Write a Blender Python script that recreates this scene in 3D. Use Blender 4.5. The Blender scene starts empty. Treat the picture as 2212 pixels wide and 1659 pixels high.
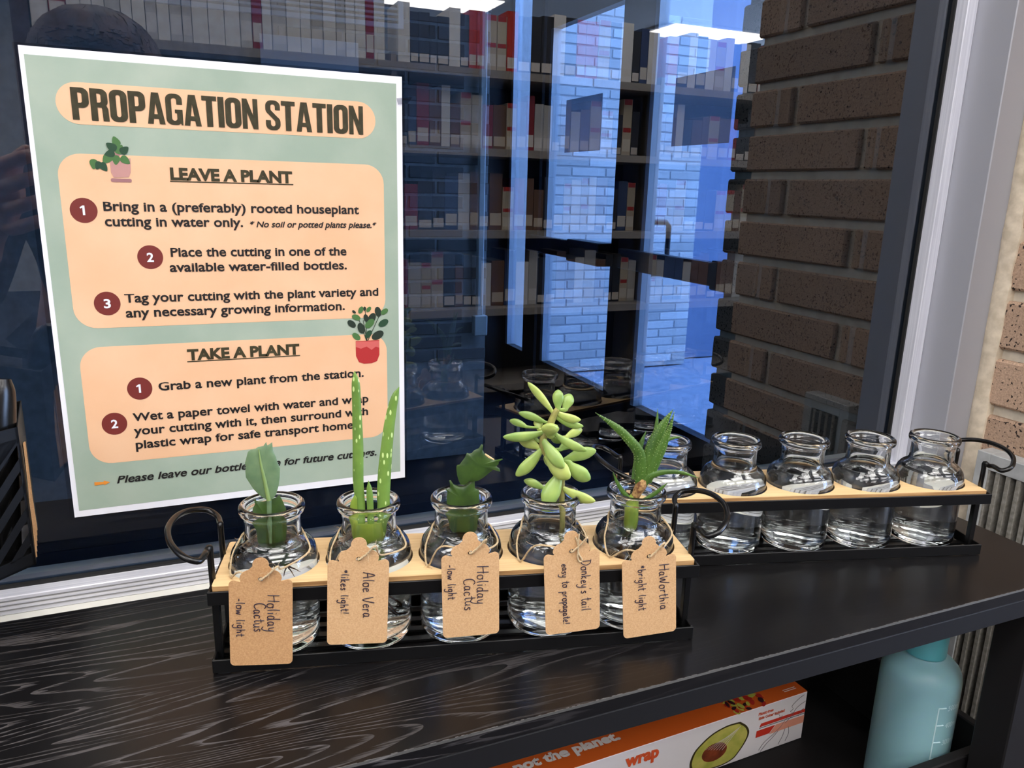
import bpy, bmesh, math, random
from mathutils import Vector, Matrix
random.seed(7)
# ------------------------------------------------------------------ camera, world, exposure
S = bpy.context.scene
COL = S.collection
def srgb(r, g, b):
    f = lambda c: (c/255/12.92 if c/255 <= .04045 else ((c/255+.055)/1.055)**2.4)
    return (f(r), f(g), f(b), 1)
YAW, PITCH, ROLL = -0.40823, -0.24722, 0.0275
cy_, sy_ = math.cos(YAW), math.sin(YAW)
fwd = Vector((-sy_*math.cos(PITCH), cy_*math.cos(PITCH), math.sin(PITCH)))
r0 = Vector((cy_, sy_, 0)); u0 = r0.cross(fwd)
rr = math.cos(ROLL)*r0 + math.sin(ROLL)*u0
uu = -math.sin(ROLL)*r0 + math.cos(ROLL)*u0
cam_d = bpy.data.cameras.new('camera'); cam = bpy.data.objects.new('camera', cam_d); COL.objects.link(cam)
M = Matrix((rr, uu, -fwd)).transposed().to_4x4(); M.translation = Vector((0.0731, -0.5267, -0.0694))
cam.matrix_world = M
cam_d.sensor_width = 36; cam_d.lens = 1667.4/2212*36; cam_d.clip_start = .01; cam_d.clip_end = 60
S.camera = cam
W = bpy.data.worlds.new('sky'); S.world = W; W.use_nodes = True
bgn = W.node_tree.nodes['Background']
bgn.inputs[0].default_value = (0.44, 0.62, 1.0, 1); bgn.inputs[1].default_value = 9.0
S.view_settings.view_transform = 'Standard'; S.view_settings.look = 'None'
S.view_settings.exposure = 0.45; S.view_settings.gamma = 1; S.view_settings.use_curve_mapping = False
S.cycles.max_bounces = 16; S.cycles.transmission_bounces = 16; S.cycles.transparent_max_bounces = 16
S.cycles.glossy_bounces = 6; S.cycles.diffuse_bounces = 4; S.cycles.use_denoising = True
LAMP = 8.0     # emission of the ceiling diffusers

# ------------------------------------------------------------------ helpers
MATS = {}
def pm(name, col, rough=.5, metal=0, spec=.5, bump=None, coat=0, **kw):
    m = bpy.data.materials.new(name); m.use_nodes = True; nt = m.node_tree; b = nt.nodes['Principled BSDF']
    b.inputs['Base Color'].default_value = col; b.inputs['Roughness'].default_value = rough
    b.inputs['Metallic'].default_value = metal; b.inputs['Specular IOR Level'].default_value = spec
    b.inputs['Coat Weight'].default_value = coat
    for k, v in kw.items(): b.inputs[k.replace('_', ' ')].default_value = v
    if bump:
        n = nt.nodes.new('ShaderNodeTexNoise'); n.inputs['Scale'].default_value = bump[0]; n.inputs['Detail'].default_value = 4
        t = nt.nodes.new('ShaderNodeTexCoord'); nt.links.new(t.outputs['Object'], n.inputs['Vector'])
        bp = nt.nodes.new('ShaderNodeBump'); bp.inputs['Strength'].default_value = bump[1]; bp.inputs['Distance'].default_value = bump[2]
        nt.links.new(n.outputs[0], bp.inputs['Height']); nt.links.new(bp.outputs[0], b.inputs['Normal'])
    MATS[name] = m
    return m
def mottled(name, c1, c2, scale, rough=.6, lo=.35, hi=.65, detail=6, stretch=(1, 1, 1), bump=0, spec=.3, metal=0, rnd=0):
    m = pm(name, c1, rough, metal, spec); nt = m.node_tree; b = nt.nodes['Principled BSDF']; L = nt.links
    t = nt.nodes.new('ShaderNodeTexCoord'); mp = nt.nodes.new('ShaderNodeMapping'); mp.inputs['Scale'].default_value = stretch
    n = nt.nodes.new('ShaderNodeTexNoise'); n.inputs['Scale'].default_value = scale; n.inputs['Detail'].default_value = detail
    r = nt.nodes.new('ShaderNodeValToRGB'); r.color_ramp.elements[0].position = lo; r.color_ramp.elements[1].position = hi
    r.color_ramp.elements[0].color = c1; r.color_ramp.elements[1].color = c2
    L.new(t.outputs['Object'], mp.inputs[0]); L.new(mp.outputs[0], n.inputs[0]); L.new(n.outputs[0], r.inputs[0]); L.new(r.outputs[0], b.inputs['Base Color'])
    if bump:
        bp = nt.nodes.new('ShaderNodeBump'); bp.inputs['Strength'].default_value = .6; bp.inputs['Distance'].default_value = bump
        L.new(n.outputs[0], bp.inputs['Height']); L.new(bp.outputs[0], b.inputs['Normal'])
    return m
def link(o, parent=None, kind=None):
    COL.objects.link(o)
    if parent is not None: o.parent = parent
    if kind: o['kind'] = kind
    return o
def mk(name, vs, fs, mat, parent=None, smooth=False, kind=None, mi=None):
    me = bpy.data.meshes.new(name); me.from_pydata([tuple(v) for v in vs], [], fs)
    for m in (mat if isinstance(mat, (list, tuple)) else [mat]): me.materials.append(m)
    if mi: me.polygons.foreach_set('material_index', mi)
    me.validate(); me.update()
    if smooth:
        me.polygons.foreach_set('use_smooth', [True]*len(me.polygons))
        try: me.set_sharp_from_angle(angle=math.radians(50))
        except Exception: pass
    return link(bpy.data.objects.new(name, me), parent, kind)
def empty(name, loc=(0, 0, 0), rz=0, label=None, cat=None, group=None, kind=None):
    o = bpy.data.objects.new(name, None); COL.objects.link(o); o.location = loc; o.rotation_euler = (0, 0, rz); o.empty_display_size = .02
    return tag(o, label, cat, group, kind)
def tag(o, label=None, cat=None, group=None, kind=None):
    if label: o['label'] = label
    if cat: o['category'] = cat
    if group: o['group'] = group
    if kind: o['kind'] = kind
    return o
def boxgeo(lo, hi, bev=0, seg=1):
    bm = bmesh.new(); bmesh.ops.create_cube(bm, size=1)
    for v in bm.verts: v.co = Vector([lo[i]+(v.co[i]+.5)*(hi[i]-lo[i]) for i in range(3)])
    if bev: bmesh.ops.bevel(bm, geom=bm.edges[:], offset=bev, segments=seg, affect='EDGES', profile=.6)
    return bm
def box(name, lo, hi, mat, parent=None, bev=0, seg=1, kind=None, rot=None):
    bm = boxgeo([min(a, b) for a, b in zip(lo, hi)], [max(a, b) for a, b in zip(lo, hi)], bev, seg)
    if rot:
        c = Vector([(a+b)/2 for a, b in zip(lo, hi)]); bmesh.ops.rotate(bm, verts=bm.verts, cent=c, matrix=Matrix.Rotation(rot[1], 3, rot[0]))
    me = bpy.data.meshes.new(name); bm.to_mesh(me); bm.free(); me.materials.append(mat)
    return link(bpy.data.objects.new(name, me), parent, kind)
def boxes(name, L, mat, parent=None, bev=0, kind=None):
    bm = bmesh.new()
    for lo, hi in L:
        b2 = boxgeo(lo, hi, bev); me = bpy.data.meshes.new('t'); b2.to_mesh(me); b2.free(); bm.from_mesh(me); bpy.data.meshes.remove(me)
    me = bpy.data.meshes.new(name); bm.to_mesh(me); bm.free(); me.materials.append(mat)
    return link(bpy.data.objects.new(name, me), parent, kind)
def prism(name, pts, axis, a, b, mat, parent=None, kind=None, smooth=False):
    n = len(pts)
    def P(p, t): return {0: (t, p[0], p[1]), 1: (p[0], t, p[1]), 2: (p[0], p[1], t)}[axis]
    vs = [P(p, a) for p in pts]+[P(p, b) for p in pts]
    fs = [list(range(n)), list(range(2*n-1, n-1, -1))]+[[i, i+n, (i+1) % n+n, (i+1) % n] for i in range(n)]
    o = mk(name, vs, fs, mat, parent, smooth, kind)
    bm = bmesh.new(); bm.from_mesh(o.data); bmesh.ops.recalc_face_normals(bm, faces=bm.faces); bm.to_mesh(o.data); bm.free()
    return o
def lathe(name, prof, mat, parent=None, seg=64, loc=(0, 0, 0), closed=False, kind=None):
    vs, fs = [], []; n = len(prof)
    for r, z in prof:
        for k in range(seg):
            a = 2*math.pi*k/seg; vs.append((loc[0]+max(r, 1e-6)*math.cos(a), loc[1]+max(r, 1e-6)*math.sin(a), loc[2]+z))
    for i in range(n-1 if not closed else n):
        j = (i+1) % n
        for k in range(seg): fs.append([i*seg+k, i*seg+(k+1) % seg, j*seg+(k+1) % seg, j*seg+k])
    o = mk(name, vs, fs, mat, parent, False, kind)
    bm = bmesh.new(); bm.from_mesh(o.data); bmesh.ops.remove_doubles(bm, verts=bm.verts, dist=4e-6)
    bmesh.ops.dissolve_degenerate(bm, edges=bm.edges, dist=1e-7); bmesh.ops.recalc_face_normals(bm, faces=bm.faces); bm.to_mesh(o.data); bm.free()
    o.data.polygons.foreach_set('use_smooth', [True]*len(o.data.polygons))
    return o
def spline(pts, n=6):
    pts = [Vector(p) for p in pts]
    if len(pts) < 3: return pts
    out = []; P = [2*pts[0]-pts[1]]+pts+[2*pts[-1]-pts[-2]]
    for i in range(1, len(P)-2):
        for k in range(n):
            t = k/n; a, b, c, d = P[i-1:i+3]
            out.append(.5*((2*b)+(-a+c)*t+(2*a-5*b+4*c-d)*t*t+(-a+3*b-3*c+d)*t**3))
    return out+[pts[-1]]
def tubegeo(pts, rad, seg=8, flat=1.0, up=None):
    pts = [Vector(p) for p in pts]; n = len(pts)
    R = rad if isinstance(rad, (list, tuple)) else [rad]*n
    vs, fs = [], []; prev = None
    for i, p in enumerate(pts):
        t = (pts[min(i+1, n-1)]-pts[max(i-1, 0)]).normalized()
        if up is not None: x = t.cross(Vector(up)).normalized()
        elif prev is None: x = t.orthogonal().normalized()
        else: x = (prev-t*prev.dot(t)).normalized()
        prev = x; y = t.cross(x)
        for k in range(seg):
            a = 2*math.pi*k/seg; vs.append(p+R[i]*(math.cos(a)*x+flat*math.sin(a)*y))
    for i in range(n-1):
        for k in range(seg): fs.append([i*seg+k, i*seg+(k+1) % seg, (i+1)*seg+(k+1) % seg, (i+1)*seg+k])
    fs += [list(range(seg-1, -1, -1)), list(range((n-1)*seg, n*seg))]
    return vs, fs
def tube(name, pts, rad, mat, parent=None, seg=8, flat=1.0, up=None, sm=0, kind=None):
    if sm:
        if isinstance(rad, (list, tuple)):
            q = spline([Vector((r, 0, 0)) for r in rad], sm); rad = [max(v.x, .00004) for v in q]
        pts = spline(pts, sm)
    vs, fs = tubegeo(pts, rad, seg, flat, up)
    return mk(name, vs, fs, mat, parent, True, kind)
def curve_shape(name, loops, depth, mat, parent=None, bev=0):
    """filled 2-D outline (later loops are holes) given a thickness, as a mesh in its xy plane"""
    cu = bpy.data.curves.new(name, 'CURVE'); cu.dimensions = '2D'; cu.fill_mode = 'BOTH'; cu.extrude = depth/2; cu.bevel_depth = bev
    for lp in loops:
        s = cu.splines.new('POLY'); s.points.add(len(lp)-1); s.use_cyclic_u = True
        for q, p in zip(s.points, lp): q.co = (p[0], p[1], 0, 1)
    return to_mesh(name, cu, mat, parent)
def to_mesh(name, cu, mat, parent):
    t = bpy.data.objects.new('tmp', cu); COL.objects.link(t); dg = bpy.context.evaluated_depsgraph_get()
    me = bpy.data.meshes.new_from_object(t.evaluated_get(dg)); me.name = name
    bpy.data.objects.remove(t); bpy.data.curves.remove(cu); me.materials.clear(); me.materials.append(mat)
    return link(bpy.data.objects.new(name, me), parent)
FONTM = {}
def text_mesh(name, body, cap, width, mat, parent, weight=0.0, shear=0, depth=.00008, spacing=1.0):
    """lettering lying in xy, its baseline starting at the origin, cap height and total width given in metres"""
    cu = bpy.data.curves.new(name, 'FONT'); cu.body = body; cu.size = 1; cu.offset = weight; cu.shear = shear; cu.extrude = 0; cu.resolution_u = 3; cu.space_character = spacing
    o = to_mesh(name, cu, mat, parent); me = o.data
    if 'cap' not in FONTM:
        for ch, key in (('H', 'cap'), ('x', 'xh')):
            c2 = bpy.data.curves.new('m', 'FONT'); c2.body = ch; c2.size = 1; t2 = to_mesh('m', c2, mat, None); FONTM[key] = max(v.co.y for v in t2.data.vertices); bpy.data.objects.remove(t2)
    xs = [v.co.x for v in me.vertices]; x0, x1 = min(xs), max(xs); sx = width/(x1-x0); C0, X0_ = FONTM['cap']+weight, FONTM['xh']+weight; xr = .77
    def ym(y):   # raise the x-height, as in a geometric sans
        return y/X0_*xr if y < X0_ else xr+(y-X0_)/(C0-X0_)*(1-xr)
    for v in me.vertices: v.co = ((v.co.x-x0)*sx, (ym(v.co.y) if body.upper() != body else v.co.y/C0)*cap, 0)
    return o
def rounded(x0, y0, x1, y1, r, n=8):
    out = []
    for cx, cy, a0 in ((x1-r, y1-r, 0), (x0+r, y1-r, 90), (x0+r, y0+r, 180), (x1-r, y0+r, 270)):
        for k in range(n+1):
            a = math.radians(a0+90*k/n); out.append((cx+r*math.cos(a), cy+r*math.sin(a)))
    return out
def disc(cx, cy, rx, ry=None, n=28):
    ry = ry or rx; return [(cx+rx*math.cos(2*math.pi*k/n), cy+ry*math.sin(2*math.pi*k/n)) for k in range(n)]

# ------------------------------------------------------------------ materials
def brick_mat(name, base, dark, mort=False, thr=.62):
    m = pm(name, base, .85, 0, .2); nt = m.node_tree; b = nt.nodes['Principled BSDF']; L = nt.links
    t = nt.nodes.new('ShaderNodeTexCoord'); oi = nt.nodes.new('ShaderNodeObjectInfo')
    add = nt.nodes.new('ShaderNodeVectorMath'); add.operation = 'MULTIPLY_ADD'; add.inputs[1].default_value = (1, 1, 1)
    cmb = nt.nodes.new('ShaderNodeCombineXYZ'); mul = nt.nodes.new('ShaderNodeMath'); mul.operation = 'MULTIPLY'; mul.inputs[1].default_value = 40
    L.new(oi.outputs['Random'], mul.inputs[0]); L.new(mul.outputs[0], cmb.inputs[0]); L.new(t.outputs['Object'], add.inputs[0]); L.new(cmb.outputs[0], add.inputs[2])
    n = nt.nodes.new('ShaderNodeTexNoise'); n.inputs['Scale'].default_value = 330; n.inputs['Detail'].default_value = 2
    n2 = nt.nodes.new('ShaderNodeTexNoise'); n2.inputs['Scale'].default_value = 35; n2.inputs['Detail'].default_value = 5
    n3 = nt.nodes.new('ShaderNodeTexNoise'); n3.inputs['Scale'].default_value = 700
    for q in (n, n2, n3): L.new(add.outputs[0], q.inputs[0])
    r = nt.nodes.new('ShaderNodeValToRGB'); r.color_ramp.elements[0].position = thr; r.color_ramp.elements[1].position = thr+.04
    sub = nt.nodes.new('ShaderNodeMath'); sub.operation = 'MULTIPLY_ADD'; sub.inputs[1].default_value = .25; L.new(n2.outputs[0], sub.inputs[0]); L.new(n.outputs[0], sub.inputs[2])
    sb = nt.nodes.new('ShaderNodeMath'); sb.operation = 'SUBTRACT'; sb.inputs[1].default_value = .125; L.new(sub.outputs[0], sb.inputs[0]); L.new(sb.outputs[0], r.inputs[0])
    hv = nt.nodes.new('ShaderNodeHueSaturation'); hv.inputs['Color'].default_value = base
    mr = nt.nodes.new('ShaderNodeMapRange'); mr.inputs[3].default_value = .78; mr.inputs[4].default_value = 1.2; L.new(oi.outputs['Random'], mr.inputs[0])
    mr2 = nt.nodes.new('ShaderNodeMath'); mr2.operation = 'MULTIPLY'; mr3 = nt.nodes.new('ShaderNodeMapRange'); mr3.inputs[1].default_value = .3; mr3.inputs[2].default_value = .7; mr3.inputs[3].default_value = .8; mr3.inputs[4].default_value = 1.2
    L.new(n3.outputs[0], mr3.inputs[0]); L.new(mr.outputs[0], mr2.inputs[0]); L.new(mr3.outputs[0], mr2.inputs[1]); L.new(mr2.outputs[0], hv.inputs['Value'])
    mx = nt.nodes.new('ShaderNodeMix'); mx.data_type = 'RGBA'; L.new(r.outputs[0], mx.inputs[0]); L.new(hv.outputs[0], mx.inputs[6]); mx.inputs[7].default_value = dark
    L.new(mx.outputs[2], b.inputs['Base Color'])
    bp = nt.nodes.new('ShaderNodeBump'); bp.inputs['Strength'].default_value = .5; bp.inputs['Distance'].default_value = .001; L.new(n3.outputs[0], bp.inputs['Height']); L.new(bp.outputs[0], b.inputs['Normal'])
    return m
m_brick = brick_mat('speckled_tan_brick', srgb(176, 148, 126), srgb(48, 40, 38))
m_mortar = mottled('mortar', srgb(216, 206, 188), srgb(190, 180, 162), 60, .9, bump=.0006)
m_brick_w = brick_mat('pale_painted_brick', srgb(205, 208, 212), srgb(150, 154, 160), thr=.7)
m_mortar_w = mottled('pale_mortar', srgb(186, 190, 196), srgb(196, 200, 206), 30, .9)
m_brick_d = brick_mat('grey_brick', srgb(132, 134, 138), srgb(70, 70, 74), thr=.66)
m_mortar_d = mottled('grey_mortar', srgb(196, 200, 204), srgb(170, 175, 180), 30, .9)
m_alu = mottled('brushed_aluminium', srgb(196, 197, 202), srgb(178, 180, 186), 500, .42, stretch=(.02, 1, 1), metal=.55, spec=.5)
m_aluv = mottled('brushed_aluminium_upright', srgb(196, 197, 202), srgb(178, 180, 186), 500, .42, stretch=(1, 1, .02), metal=.55, spec=.5)
m_stop = mottled('bright_glazing_stop', srgb(226, 227, 236), srgb(206, 207, 218), 500, .38, stretch=(1, 1, .02), metal=.2, spec=.5)
m_stoph = mottled('bright_glazing_stop_flat', srgb(232, 232, 238), srgb(204, 205, 214), 500, .38, stretch=(.02, 1, 1), metal=.2, spec=.5)
m_jamb = pm('grey_anodised_jamb', srgb(164, 165, 172), .45, .2); m_sillp = pm('cream_sill', srgb(226, 224, 214), .5)
m_alud = pm('anodised_aluminium', srgb(150, 150, 152), .42, .75)
m_gasket = pm('black_gasket', srgb(18, 18, 18), .7)
m_caulk = mottled('caulk', srgb(214, 200, 178), srgb(190, 176, 154), 120, .75, bump=.0008)
m_white = pm('white_paint', srgb(225, 225, 222), .7)
m_ceil = pm('ceiling_tile', srgb(214, 212, 208), .9, bump=(120, .3, .002))
m_carpet = mottled('carpet', srgb(88, 86, 88), srgb(66, 64, 68), 300, .95, bump=.003)
m_wallp = pm('wall_paint', srgb(186, 180, 170), .85, bump=(200, .1, .001))
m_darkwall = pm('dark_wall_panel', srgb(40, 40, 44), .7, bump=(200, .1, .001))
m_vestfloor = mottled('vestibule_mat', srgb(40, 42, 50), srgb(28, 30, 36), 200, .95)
m_pave = mottled('pavement', srgb(150, 165, 190), srgb(130, 146, 172), 20, .8)
m_panelblue = pm('outdoor_panel', srgb(110, 130, 165), .8)
m_doorframe = pm('dark_bronze_frame', srgb(34, 35, 40), .4, .6)
m_doorbright = pm('satin_edge', srgb(190, 200, 214), .4, .5)
m_bar = pm('push_bar_black', srgb(52, 54, 62), .35, .5)
m_signback = pm('notice_back', srgb(165, 172, 190), .8)
_nt = m_signback.node_tree; _tr = _nt.nodes.new('ShaderNodeBsdfTranslucent'); _tr.inputs[0].default_value = srgb(215, 218, 225); _mx = _nt.nodes.new('ShaderNodeMixShader'); _mx.inputs[0].default_value = .35
_nt.links.new(_nt.nodes['Principled BSDF'].outputs[0], _mx.inputs[1]); _nt.links.new(_tr.outputs[0], _mx.inputs[2]); _nt.links.new(_mx.outputs[0], _nt.nodes['Material Output'].inputs[0])
m_notice = pm('pale_notice', srgb(236, 240, 250), .7)
m_pipe = pm('painted_conduit', srgb(232, 244, 248), .5)
m_blackmetal = pm('black_powder_coat', srgb(11, 11, 12), .42, 0, .3, bump=(900, .08, .0003))
m_blackwire = pm('black_wire', srgb(12, 12, 12), .25, 0, .45)
m_glassrod = None
def glass(name, ior, col=(1, 1, 1, 1)):
    m = bpy.data.materials.new(name); m.use_nodes = True; nt = m.node_tree; nt.nodes.remove(nt.nodes['Principled BSDF'])
    g = nt.nodes.new('ShaderNodeBsdfGlass'); g.inputs['IOR'].default_value = ior; g.inputs['Roughness'].default_value = 0; g.inputs['Color'].default_value = col
    nt.links.new(g.outputs[0], nt.nodes['Material Output'].inputs[0]); return m
m_glass = glass('bottle_glass', 1.5, (.985, .992, .99, 1)); m_water = glass('water', 1.333, (.995, 1, 1, 1))
def pane_mat(name, refl, tint):
    m = bpy.data.materials.new(name); m.use_nodes = True; nt = m.node_tree; nt.nodes.remove(nt.nodes['Principled BSDF'])
    tr = nt.nodes.new('ShaderNodeBsdfTransparent'); tr.inputs[0].default_value = tint
    gl = nt.nodes.new('ShaderNodeBsdfGlossy'); gl.inputs['Roughness'].default_value = 0; gl.inputs[0].default_value = (1, 1, 1, 1)
    fr = nt.nodes.new('ShaderNodeFresnel'); fr.inputs[0].default_value = 1.5
    ad = nt.nodes.new('ShaderNodeMath'); ad.operation = 'ADD'; ad.inputs[1].default_value = refl-.04; nt.links.new(fr.outputs[0], ad.inputs[0])
    ge = nt.nodes.new('ShaderNodeNewGeometry'); iv = nt.nodes.new('ShaderNodeMath'); iv.operation = 'SUBTRACT'; iv.inputs[0].default_value = 1; nt.links.new(ge.outputs['Backfacing'], iv.inputs[1])
    ml = nt.nodes.new('ShaderNodeMath'); ml.operation = 'MULTIPLY'; nt.links.new(ad.outputs[0], ml.inputs[0]); nt.links.new(iv.outputs[0], ml.inputs[1])   # only the outer faces mirror
    mx = nt.nodes.new('ShaderNodeMixShader'); nt.links.new(ml.outputs[0], mx.inputs[0]); nt.links.new(tr.outputs[0], mx.inputs[1]); nt.links.new(gl.outputs[0], mx.inputs[2])
    nt.links.new(mx.outputs[0], nt.nodes['Material Output'].inputs[0]); return m
m_pane = pane_mat('coated_window_glass', .095, (.45, .52, .59, 1)); m_pane2 = pane_mat('clear_pane', .04, (.93, .95, .97, 1))
m_lam = pane_mat('laminate', .05, (.8, .8, .82, 1))
def wood_black():
    m = pm('black_stained_wood', srgb(20, 19, 20), .3, 0, .36); nt = m.node_tree; b = nt.nodes['Principled BSDF']; L = nt.links
    t = nt.nodes.new('ShaderNodeTexCoord'); mp = nt.nodes.new('ShaderNodeMapping'); mp.inputs['Scale'].default_value = (1.3, 13, 13); mp.inputs['Location'].default_value = (.3, .1, 0)
    L.new(t.outputs['Object'], mp.inputs[0])
    n = nt.nodes.new('ShaderNodeTexNoise'); n.inputs['Scale'].default_value = 1.5; n.inputs['Detail'].default_value = 1.5; L.new(mp.outputs[0], n.inputs[0])
    mu = nt.nodes.new('ShaderNodeMath'); mu.operation = 'MULTIPLY'; mu.inputs[1].default_value = 46; L.new(n.outputs[0], mu.inputs[0])
    fr = nt.nodes.new('ShaderNodeMath'); fr.operation = 'FRACT'; L.new(mu.outputs[0], fr.inputs[0])
    mp2 = nt.nodes.new('ShaderNodeMapping'); mp2.inputs['Scale'].default_value = (60, 900, 900); L.new(t.outputs['Object'], mp2.inputs[0])
    n2 = nt.nodes.new('ShaderNodeTexNoise'); n2.inputs['Scale'].default_value = 1; n2.inputs['Detail'].default_value = 3; L.new(mp2.outputs[0], n2.inputs[0])
    s = nt.nodes.new('ShaderNodeMath'); s.operation = 'MULTIPLY_ADD'; s.inputs[1].default_value = 1.1; L.new(n2.outputs[0], s.inputs[0]); L.new(fr.outputs[0], s.inputs[2])
    r = nt.nodes.new('ShaderNodeValToRGB'); r.color_ramp.elements[0].position = 1.28/2; r.color_ramp.elements[1].position = 1.52/2
    h = nt.nodes.new('ShaderNodeMath'); h.operation = 'MULTIPLY'; h.inputs[1].default_value = .5; L.new(s.outputs[0], h.inputs[0]); L.new(h.outputs[0], r.inputs[0])
    # the pores are stronger towards the left end of the board, as in the real veneer
    sp = nt.nodes.new('ShaderNodeSeparateXYZ'); L.new(t.outputs['Object'], sp.inputs[0])
    fade = nt.nodes.new('ShaderNodeMapRange'); fade.inputs[1].default_value = .12; fade.inputs[2].default_value = .36; fade.inputs[3].default_value = 1; fade.inputs[4].default_value = .06; L.new(sp.outputs[0], fade.inputs[0])
    mp3 = nt.nodes.new('ShaderNodeMapping'); mp3.inputs['Scale'].default_value = (5, 26, 26); L.new(t.outputs['Object'], mp3.inputs[0])
    n3 = nt.nodes.new('ShaderNodeTexNoise'); n3.inputs['Scale'].default_value = 1; n3.inputs['Detail'].default_value = 2; L.new(mp3.outputs[0], n3.inputs[0])
    m3 = nt.nodes.new('ShaderNodeMapRange'); m3.inputs[1].default_value = .35; m3.inputs[2].default_value = .6; m3.inputs[3].default_value = .15; m3.inputs[4].default_value = .9; L.new(n3.outputs[0], m3.inputs[0])
    k0 = nt.nodes.new('ShaderNodeMath'); k0.operation = 'MULTIPLY'; L.new(r.outputs[0], k0.inputs[0]); L.new(m3.outputs[0], k0.inputs[1])
    k = nt.nodes.new('ShaderNodeMath'); k.operation = 'MULTIPLY'; L.new(k0.outputs[0], k.inputs[0]); L.new(fade.outputs[0], k.inputs[1])
    mx = nt.nodes.new('ShaderNodeMix'); mx.data_type = 'RGBA'; mx.inputs[6].default_value = srgb(15, 14, 15); mx.inputs[7].default_value = srgb(84, 80, 80); L.new(k.outputs[0], mx.inputs[0]); L.new(mx.outputs[2], b.inputs['Base Color'])
    rg = nt.nodes.new('ShaderNodeMapRange'); rg.inputs[3].default_value = .3; rg.inputs[4].default_value = .6; L.new(k.outputs[0], rg.inputs[0]); L.new(rg.outputs[0], b.inputs['Roughness'])
    bp = nt.nodes.new('ShaderNodeBump'); bp.inputs['Strength'].default_value = .25; bp.inputs['Distance'].default_value = .0003; bp.invert = True; L.new(k.outputs[0], bp.inputs['Height']); L.new(bp.outputs[0], b.inputs['Normal'])
    return m
m_tablewood = wood_black()
m_blackpaint = pm('black_painted_wood', srgb(20, 19, 20), .55, 0, .28, bump=(300, .1, .0003))
m_edge = pm('worn_edge', srgb(92, 90, 90), .6)
m_bamboo = mottled('bamboo_plywood', srgb(240, 208, 156), srgb(224, 186, 134), 30, .5, lo=.3, hi=.75, stretch=(.6, 18, 10), bump=.0001)
m_bamboo_edge = mottled('plywood_edge', srgb(206, 164, 112), srgb(160, 118, 74), 60, .6, stretch=(.3, 1, 14))
m_kraft = mottled('kraft_card', srgb(218, 178, 132), srgb(200, 156, 110), 1300, .85, lo=.3, hi=.7, detail=3)
m_kraft2 = mottled('kraft_card_darker', srgb(204, 160, 112), srgb(182, 136, 92), 1300, .85, lo=.3, hi=.7, detail=3)
m_ink = pm('pen_ink', srgb(44, 30, 44), .6)
m_twine = mottled('jute_twine', srgb(214, 192, 156), srgb(176, 150, 112), 1500, .9)
m_paper = pm('white_paper', srgb(232, 231, 236), .55)
m_green = mottled('sage_print', srgb(154, 170, 152), srgb(170, 182, 164), 22, .5, lo=.4, hi=.72, detail=8)
m_peach = mottled('peach_print', srgb(232, 184, 144), srgb(236, 192, 154), 25, .5, lo=.35, hi=.7, detail=8)
m_olive = mottled('olive_print', srgb(56, 51, 32), srgb(78, 72, 50), 160, .55, lo=.45, hi=.8)
m_black_t = pm('black_print', srgb(24, 20, 20), .5)
m_maroon = pm('maroon_print', srgb(116, 42, 36), .5)
m_orange_p = pm('orange_print', srgb(226, 140, 50), .5)
m_leafp = pm('print_leaf_dark', srgb(36, 70, 46), .5); m_leafp2 = pm('print_leaf_mid', srgb(72, 112, 60), .5); m_leafp3 = pm('print_leaf_black', srgb(34, 48, 36), .5)
m_potp = pm('print_pot_mauve', srgb(190, 140, 132), .5); m_potp2 = pm('print_pot_dark_mauve', srgb(160, 112, 112), .5)  # mauve and darker mauve of the printed pot
m_potr = pm('print_pot_red', srgb(176, 44, 44), .5); m_potr2 = pm('print_pot_pink', srgb(206, 98, 92), .5)
def leafmat(name, c1, c2, scale, rough=.35, sss=.15, dots=None, stretch=(1, 1, 1)):
    m = mottled(name, c1, c2, scale, rough, .35, .65, 4, stretch, 0, .5); nt = m.node_tree; b = nt.nodes['Principled BSDF']
    b.inputs['Subsurface Weight'].default_value = sss; b.inputs['Subsurface Radius'].default_value = (.002, .003, .001); b.inputs['Subsurface Scale'].default_value = 1
    if dots:
        t = nt.nodes.new('ShaderNodeTexCoord'); mp = nt.nodes.new('ShaderNodeMapping'); mp.inputs['Scale'].default_value = dots[1]
        v = nt.nodes.new('ShaderNodeTexVoronoi'); v.inputs['Scale'].default_value = dots[0]; v.inputs['Randomness'].default_value = .75
        r = nt.nodes.new('ShaderNodeValToRGB'); r.color_ramp.elements[0].position = dots[2]; r.color_ramp.elements[1].position = dots[2]+.06
        r.color_ramp.elements[0].color = (1, 1, 1, 1); r.color_ramp.elements[1].color = (0, 0, 0, 1)
        mx = nt.nodes.new('ShaderNodeMix'); mx.data_type = 'RGBA'; mx.inputs[7].default_value = dots[3]; L = nt.links
        L.new(t.outputs['Object'], mp.inputs[0]); L.new(mp.outputs[0], v.inputs['Vector']); L.new(v.outputs[0], r.inputs[0]); L.new(r.outputs[0], mx.inputs[0])
        src = b.inputs['Base Color'].links[0].from_socket; L.new(src, mx.inputs[6]); L.new(mx.outputs[2], b.inputs['Base Color'])
    return m
m_cact = leafmat('cactus_green', srgb(112, 136, 98), srgb(94, 120, 86), 120)
m_cactd = leafmat('cactus_dark_green', srgb(62, 88, 34), srgb(46, 70, 30), 120)
m_rib = leafmat('cactus_rib', srgb(136, 158, 92), srgb(120, 144, 84), 60)
m_aloe = leafmat('aloe_green', srgb(122, 156, 70), srgb(100, 134, 58), 60, dots=(420, (1, 1, .38), .2, srgb(205, 226, 150)))
m_aloe2 = leafmat('aloe_sheath', srgb(150, 170, 66), srgb(112, 138, 44), 60)
m_donk = leafmat('stonecrop_green', srgb(160, 184, 98), srgb(134, 164, 86), 90, .3, .25)
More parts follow.
